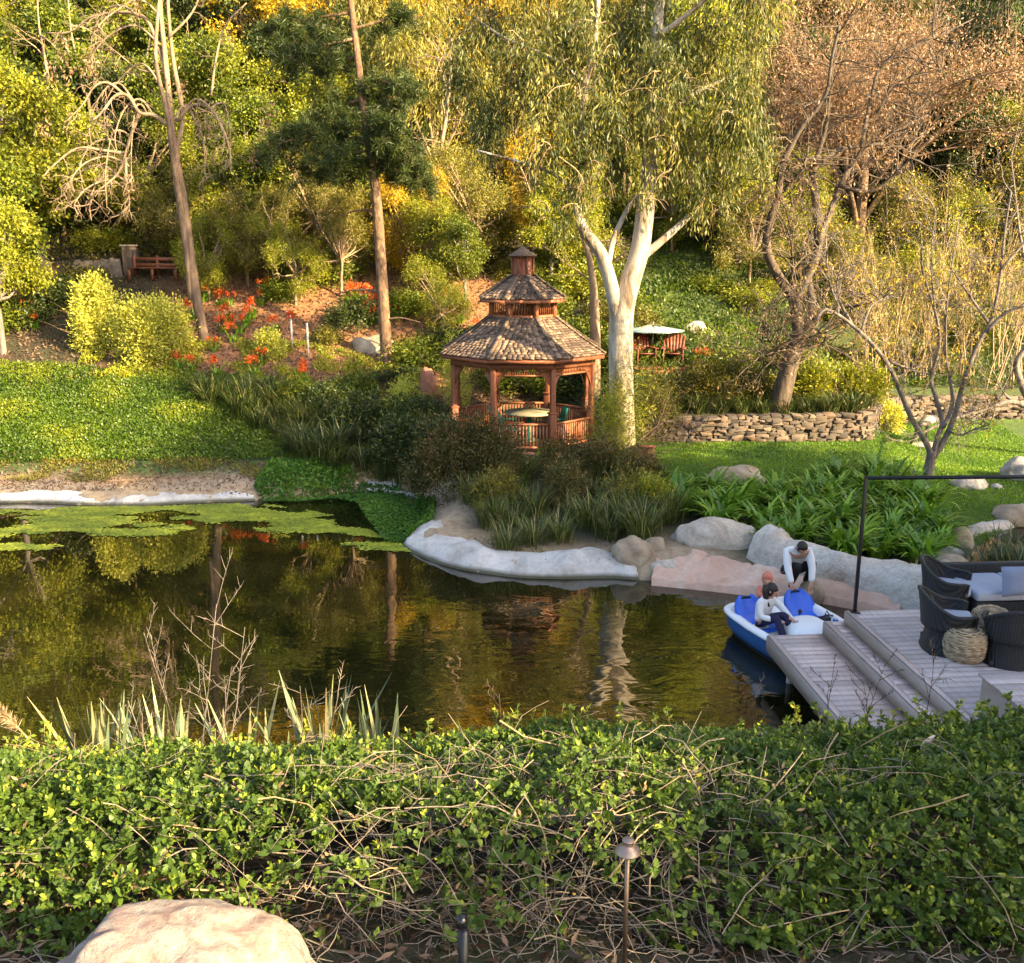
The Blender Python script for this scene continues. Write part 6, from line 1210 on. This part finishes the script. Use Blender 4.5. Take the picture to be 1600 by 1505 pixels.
# ------------------------------------------------------------------ uncountable ground cover
def cover(name, poly, n, mat, L, Wd, hgt, seed, lab=None, up=.8, world=None, mask=None):
    r = np.random.default_rng(seed); pl = np.array([G(x, y)[:2] for x, y in poly]) if world is None else np.array(world); lo, hi = pl.min(0), pl.max(0)
    Q = lo + (hi - lo) * r.random((int(n * 2.2), 2)); Q = Q[sdist(pl, Q[:, 0], Q[:, 1]) < 0]
    if mask is not None: Q = Q[mask(Q, r)]
    Q = Q[:n]; N = len(Q); z = h(Q[:, 0], Q[:, 1]); pn = np.array([mnoise.noise((a * .7, b * .7, seed)) for a, b in Q]); pn2 = np.array([mnoise.noise((a * 2.5, b * 2.5, seed + 3)) for a, b in Q])
    hh = hgt * (.55 + .45 * pn + .4 * pn2) * r.random(N) ** .6; C = np.c_[Q, z + np.maximum(hh, 0) + .01]; g = MB()
    leaves(g, C, r.normal(size=(N, 3)) * .7 + (0, 0, up), L * (.6 + .7 * r.random(N)), Wd * (.7 + .6 * r.random(N)), r, np.clip(.5 + .45 * pn + .3 * (r.random(N) - .5), 0, 1))
    return struct(g.build(name, M[mat]), 'stuff')
gapm = lambda thr, sc, sd: (lambda Q, r: np.array([mnoise.noise((a * sc, b * sc, sd)) for a, b in Q]) > thr + .25 * (r.random(len(Q)) - .5))
cover('ground_cover', None, 75000, 'leaf_cover', .075, .05, .20, 1, world=[(-17, 24.6), (-8, 24.9), (-3.5, 24.8), (-3.0, 27), (-4.0, 29.6), (-8, 30.3), (-18, 31.2)], mask=gapm(-.8, .5, 4))
cover('ground_cover', None, 9000, 'leaf_olive', .07, .03, .12, 2, world=[(-17, 23.6), (-9, 23.6), (-3, 23.6), (-3.4, 24.9), (-9, 25.0), (-17, 24.8)], mask=gapm(.0, .9, 7))
cover('ground_cover', None, 16000, 'leaf_lime', .09, .035, .3, 3, world=[(-14, 30), (-8, 30.1), (-3, 29.4), (-2, 31), (-6, 32.5), (-14, 32)], mask=gapm(.02, 1.1, 2))
cover('ground_cover', None, 60000, 'leaf_cover', .15, .07, .45, 4, world=[(1, 30), (4, 28), (9.5, 28), (11.8, 30), (22, 30), (26, 48), (2, 48)], mask=gapm(-.25, .3, 5))
cover('ground_cover', None, 34000, 'leaf_olive', .16, .08, .4, 5, world=[(-24, 38), (1, 38), (1, 52), (-30, 52)])
cover('hill_litter', None, 26000, 'litter', .13, .06, .05, 11, world=[(-24, 30), (1, 30), (1, 42), (-28, 42)], up=.2)
cover('bank_litter', None, 7000, 'litter', .09, .04, .04, 12, world=[(-17, 23.0), (-3, 23.0), (-3, 26), (-17, 26)], up=.2)
cover('weeds', None, 2500, 'leaf_olive', .05, .012, .08, 6, world=[tuple(P(x, y, .2)[:2]) for x, y in [(690, 850), (760, 845), (900, 848), (1000, 845), (960, 880), (840, 885), (740, 870)]], mask=gapm(.02, 1.6, 8))
cover('water_plants', None, 17000, 'leaf_water', .085, .055, .24, 7, world=[tuple(P(x, y, 0)[:2]) for x, y in [(398, 778), (430, 758), (530, 752), (560, 768), (620, 772), (680, 795), (676, 828), (640, 850), (600, 850), (572, 822), (560, 800), (480, 790), (420, 790)]], mask=gapm(-.6, 1.4, 9))
wp = [o for o in bpy.data.objects if o.name.startswith('water_plants')][-1]
co = np.empty(len(wp.data.vertices) * 3, np.float32); wp.data.vertices.foreach_get('co', co); co = co.reshape(-1, 3); co[:, 2] = np.where(co[:, 2] < .02, np.abs(co[:, 2]) * .3 + .02, co[:, 2]); wp.data.vertices.foreach_set('co', co.ravel())
# lawn grass
r = np.random.default_rng(30); lo, hi = LAWN_POLY.min(0), LAWN_POLY.max(0); Q = lo + (hi - lo) * r.random((150000, 2)); Q = Q[(sdist(LAWN_POLY, Q[:, 0], Q[:, 1]) < .05) & (Q[:, 0] < 14.5)][:85000]; N = len(Q)
pn = np.array([mnoise.noise((a * .5, b * .8, 3)) for a, b in Q]); g = MB(); leaves(g, np.c_[Q, h(Q[:, 0], Q[:, 1])], r.normal(size=(N, 3)) * .5 + (0, 0, 1), .05 * (.6 + .8 * r.random(N)), .018, r, np.clip(.5 + .5 * pn + .4 * (r.random(N) - .5), 0, 1)); struct(g.build('lawn_grass', M['grass_lawn']), 'stuff')
# floating algae: patches of small flat leaves on the water
al = np.array([P(x, y, 0)[:2] for x, y in [(-60, 800), (100, 793), (250, 792), (400, 786), (440, 792), (560, 812), (575, 828), (650, 862), (560, 860), (470, 848), (400, 834), (300, 834), (160, 842), (60, 862), (-60, 876)]])
r = np.random.default_rng(31); lo, hi = al.min(0), al.max(0); Q = lo + (hi - lo) * r.random((120000, 2)); d_ = sdist(al, Q[:, 0], Q[:, 1]); nz_ = np.array([mnoise.noise((a * .55, b * 1.6, 1)) + .5 * mnoise.noise((a * 2, b * 4, 2)) for a, b in Q]); ps_ = sdist(POLY, Q[:, 0], Q[:, 1]); mg_ = nz_ - d_ * .30 + .9 * np.clip(1 + ps_ / 1.1, 0, 1) - .10; Q = Q[(d_ < 0) & (ps_ < .1) & (mg_ > .0 + .5 * r.random(len(Q)) ** 1.6)][:46000]; N = len(Q)
g = MB(); D = np.c_[r.normal(size=(N, 2)), np.zeros(N)]; D = unit(D); S = np.c_[-D[:, 1], D[:, 0], np.zeros(N)]; Ls = .075 * (.6 + .8 * r.random(N))[:, None]; C = np.c_[Q, .006 + .01 * r.random(N)]
V = np.stack((C, C + D * Ls * .5 + S * Ls * .4 + (0, 0, .004), C + D * Ls, C + D * Ls * .5 - S * Ls * .4), 1); g.addq(V, np.arange(N * 4).reshape(N, 4), np.clip(.5 + .45 * np.array([mnoise.noise((a * 1.3, b * 4, 7)) for a, b in Q]) + .7 * (r.random(N) - .5), 0, 1)); M['algae'] = leaf_mat('algae', [(.06, .09, .010), (.17, .21, .016), (.34, .34, .03)], trans=0, rough=.6); struct(g.build('algae', M['algae']), 'stuff')
# ------------------------------------------------------------------ the near hedge
HS = np.array([(4.45, 2.32), (4.6, 2.5), (4.85, 2.8), (5.15, 2.93), (5.8, 2.74), (6.8, 2.27), (7.7, 1.76), (8.2, 1.4), (8.45, .8)]); HA = np.r_[0, np.cumsum(np.hypot(*np.diff(HS, axis=0).T))]
def hsurf(x, s):
    a = s * HA[-1]; y = np.interp(a, HA, HS[:, 0]); z = np.interp(a, HA, HS[:, 1]); return y, z + .05 * np.sin(x * 1.3 + 1) + .05 * x * sstep(5, 7.6, y)
he = T('hedge', 'broad loose evergreen hedge with tangled bare twigs across the foreground', 'hedge', (0, 5.6, 2.2))
r = np.random.default_rng(77)
def hedge_pts(n, smin=0, smax=1, depth=.12):
    x = r.uniform(-6.2, 6.4, n); s = r.uniform(smin, smax, n); y, z = hsurf(x, s); b = np.array([mnoise.noise((xx * 1.1, ss * 5, 4)) + .6 * mnoise.noise((xx * 3, ss * 11, 8)) for xx, ss in zip(x, s)])
    off = .16 * b - np.abs(r.normal(size=n)) * depth; ny = np.where(s < .18, -.6, .25); return np.c_[x, y + off * ny, z + off], x, s, b
C0, x, s, b = hedge_pts(43000)
bare = .66 * np.exp(-((x - .5) / 1.0) ** 2) * sstep(.33, .14, s) + .6 * np.exp(-((x + 1.1) / .8) ** 2) * sstep(.27, .12, s) + .15 * sstep(.10, .03, s)
C0 = C0[(r.random(len(C0)) > bare * 1.0 - .25 * b * (bare > .3)) & (b > -.75)]; ns = len(C0); k9 = 8
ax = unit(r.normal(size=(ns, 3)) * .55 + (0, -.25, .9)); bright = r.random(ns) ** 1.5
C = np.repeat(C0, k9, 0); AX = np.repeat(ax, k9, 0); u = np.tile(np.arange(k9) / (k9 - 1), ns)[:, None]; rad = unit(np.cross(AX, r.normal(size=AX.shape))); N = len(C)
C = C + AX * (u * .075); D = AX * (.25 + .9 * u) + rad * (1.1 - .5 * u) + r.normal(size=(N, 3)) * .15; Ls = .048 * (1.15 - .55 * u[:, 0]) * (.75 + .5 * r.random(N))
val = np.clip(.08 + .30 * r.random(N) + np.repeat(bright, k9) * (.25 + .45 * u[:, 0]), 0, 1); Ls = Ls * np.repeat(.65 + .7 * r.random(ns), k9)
mid = C + D / np.linalg.norm(D, axis=1)[:, None] * Ls[:, None] * .5
g = MB()
Dn = unit(D); S = unit(np.cross(Dn, AX + r.normal(size=AX.shape) * .3)); U = np.cross(S, Dn); U *= np.sign((U * AX).sum(1))[:, None]; l_ = Ls[:, None]; w_ = l_ * .29
# six point folded leaf that curls down at the tip
pts = [C, C + Dn * l_ * .35 + S * w_ + U * w_ * .3, C + Dn * l_ * .72 + S * w_ * .75 - U * l_ * .03, C + Dn * l_ - U * l_ * .16, C + Dn * l_ * .72 - S * w_ * .75 - U * l_ * .03, C + Dn * l_ * .35 - S * w_ + U * w_ * .3, C + Dn * l_ * .5]
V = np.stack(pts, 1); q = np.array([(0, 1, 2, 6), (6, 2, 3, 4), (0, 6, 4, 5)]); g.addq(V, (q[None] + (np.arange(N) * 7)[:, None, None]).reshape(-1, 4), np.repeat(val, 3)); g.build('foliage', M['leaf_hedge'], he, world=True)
C1, x1, s1, b1 = hedge_pts(2000, .05, 1, .06); dd = r.normal(size=C1.shape) * .7 + (0, 0, .3); cl = np.repeat(C1, 4, 0) + r.normal(size=(len(C1) * 4, 3)) * .025; g = MB(); leaves(g, cl, np.repeat(dd, 4, 0) + r.normal(size=cl.shape) * .6, .045 * (.5 + r.random(len(cl))), .02, r, np.clip(r.random(len(cl)) ** .7, 0, 1)); g.build('dead_leaves', M['dead_leaf'], he, world=True)
def twigs(n, smin, smax, depth, Lm, rr0, mat, name, xr=None, sag=.15):
    x = r.uniform(-6, 6.2, n) if xr is None else r.normal(size=n) * xr[1] + xr[0]; s = r.uniform(smin, smax, n); y, z = hsurf(x, s); dz = np.abs(r.normal(size=n)) * depth
    B = np.c_[x, y + dz * .2, z - dz]; az = r.random(n) * 6.283; el = r.normal(size=n) * .35; d = np.c_[np.cos(az) * np.cos(el), np.sin(az) * np.cos(el) * .6, np.sin(el)]; L = Lm * (.4 + r.random(n)); K = 6
    Pn = [B]; 
    for i in range(K - 1): d = unit(d + r.normal(size=(n, 3)) * .22 + (0, 0, -sag * .3)); Pn.append(Pn[-1] + d * (L / (K - 1))[:, None])
    Pn = np.stack(Pn, 1) - d[:, None] * (L * .4)[:, None, None]; R0 = rr0 * (.4 + r.random(n) ** 2); g = MB(); tubes(g, Pn, R0[:, None] * np.linspace(1, .5, K)[None], 4, r.random(n)); g.build(name, M[mat], he, world=True)
twigs(460, 0, .30, .14, .55, .0045, 'twig', 'bare_twigs', (.4, 1.3)); twigs(300, 0, .5, .12, .45, .0035, 'twig', 'bare_twigs'); twigs(260, .3, 1, .03, .4, .003, 'twig_tan', 'bare_twigs'); twigs(40, .02, .3, .06, .75, .006, 'twig_tan', 'bare_twigs', (.4, 1.6)); twigs(1200, 0, .30, .18, .3, .0028, 'bark_grey', 'bare_twigs', (.2, 1.5))
# taller shoots along the top
n = 280; x = np.r_[r.uniform(-5, 5, n)]; s = r.uniform(.72, .93, n); y, z = hsurf(x, s); B = np.c_[x, y, z]; hgt = .12 + .28 * r.random(n) ** 2.2; d = unit(np.c_[r.normal(size=n) * .25, r.normal(size=n) * .2, np.ones(n)]); g = MB(); u6 = np.linspace(-.3, 1, 6)
tubes(g, B[:, None] + d[:, None] * (hgt[:, None] * u6[None])[..., None], np.full((n, 6), .003), 4); g.build('shoot_stems', M['twig_tan'], he, world=True)
g = MB(); k9 = 22; C = np.repeat(B, k9, 0); u = r.random(n * k9)[:, None] ** .7; C = C + np.repeat(d * hgt[:, None], k9, 0) * u; D = np.repeat(d, k9, 0) * .5 + r.normal(size=C.shape); leaves(g, C, D, .055, .028, r, np.clip(.45 + .5 * r.random(len(C)), 0, 1)); g.build('shoot_leaves', M['leaf_hedge'], he, world=True)
# orange blossoms at the right edge
q = PY(1592, 1372, 4.9); n = 40; g = MB(); leaves(g, q + r.normal(size=(n, 3)) * .018, r.normal(size=(n, 3)), .025, .015, r, r.random(n)); g.build('blossom', M['petal'], he, world=True)
# pale fallen leaf caught on the hedge
q = PY(1462, 1172, 6.05); g = MB(); V = []
for i in range(7):
    u = i / 6; w = .055 * math.sin(math.pi * min(1, u * 1.02 + .02)) ** .8 + .002; V.append([(w * sg, .02 * abs(sg) + .03 * math.sin(u * 3), .22 * u) for sg in (-1, 0, 1)])
g.grid(V, 7, 3); o = g.build('fallen_leaf', plain('pale_leaf', (.55, .50, .47), .7, vary=.25), None, smooth=True); o.location = tuple(q - np.array((.05, 0, .12))); o.rotation_euler = (R(-15), R(32), R(20)); tag(o, 'large pale curled dry leaf caught on top of the hedge', 'leaf')
# litter on the soil under the hedge
n = 5200; x = r.uniform(-4.5, 4.8, n); y = r.uniform(3.3, 6.0, n); g = MB(); D = np.c_[r.normal(size=(n, 2)), r.normal(size=n) * .25]; leaves(g, np.c_[x, y, h(x, y) + .02 + .03 * r.random(n)], D, .09 * (.5 + r.random(n)), .03, r, r.random(n) ** 1.5); struct(g.build('leaf_litter', M['litter']), 'stuff')
g = MB(); n = 900; x = r.uniform(-4.5, 4.8, n); y = r.uniform(3.5, 5.2, n); B = np.c_[x, y, h(x, y) + .03]; az = r.random(n) * 6.28; d = np.c_[np.cos(az), np.sin(az), r.normal(size=n) * .12 + .06]; Pn = B[:, None] + d[:, None] * (np.linspace(0, .35, 6)[None, :, None]) + r.normal(size=(n, 6, 3)) * .012; tubes(g, Pn, np.full((n, 6), .003), 4); struct(g.build('twig_litter', M['twig']), 'stuff')

# thicket of bare upright saplings behind the lawn
rr = random.Random(12)
for i in range(16):
    px = 1350 + i * 18 + rr.uniform(-8, 8); Y = rr.uniform(30.0, 31.5) if px > 1390 else rr.uniform(27.5, 29); x = (px - 800) / FPX * Y; rng = np.random.default_rng(200 + i); z0 = hz(x, Y); sg = []; tips = []
    o = T('bare_sapling', 'bare tan upright sapling in the thicket behind the forked lawn tree', 'tree', (x, Y, z0), 0, 'bare saplings behind the lawn')
    for q in range(3): grow(sg, tips, (x + rng.normal() * .15, Y, z0 - .05), (rng.normal() * .14, rng.normal() * .1, 1), rng.uniform(2.6, 4.4), .03, 2, rng, nch=6, spread=.42, jit=.06, short=.4, thin=.5, droop=-.1)
    g = MB(); seg_mesh(g, sg, 5, 3, .02); g.build('stems', M['twig_tan'], o, world=True)
    tp = np.array([t[0] for t in tips]); C = np.repeat(tp, 2, 0) + rng.normal(size=(len(tp) * 2, 3)) * .07; g = MB(); leaves(g, C, rng.normal(size=C.shape), .08, .035, rng, rng.random(len(C))); g.build('young_leaves', M['leaf_olive' if i % 2 else 'leaf_lime'], o, world=True)
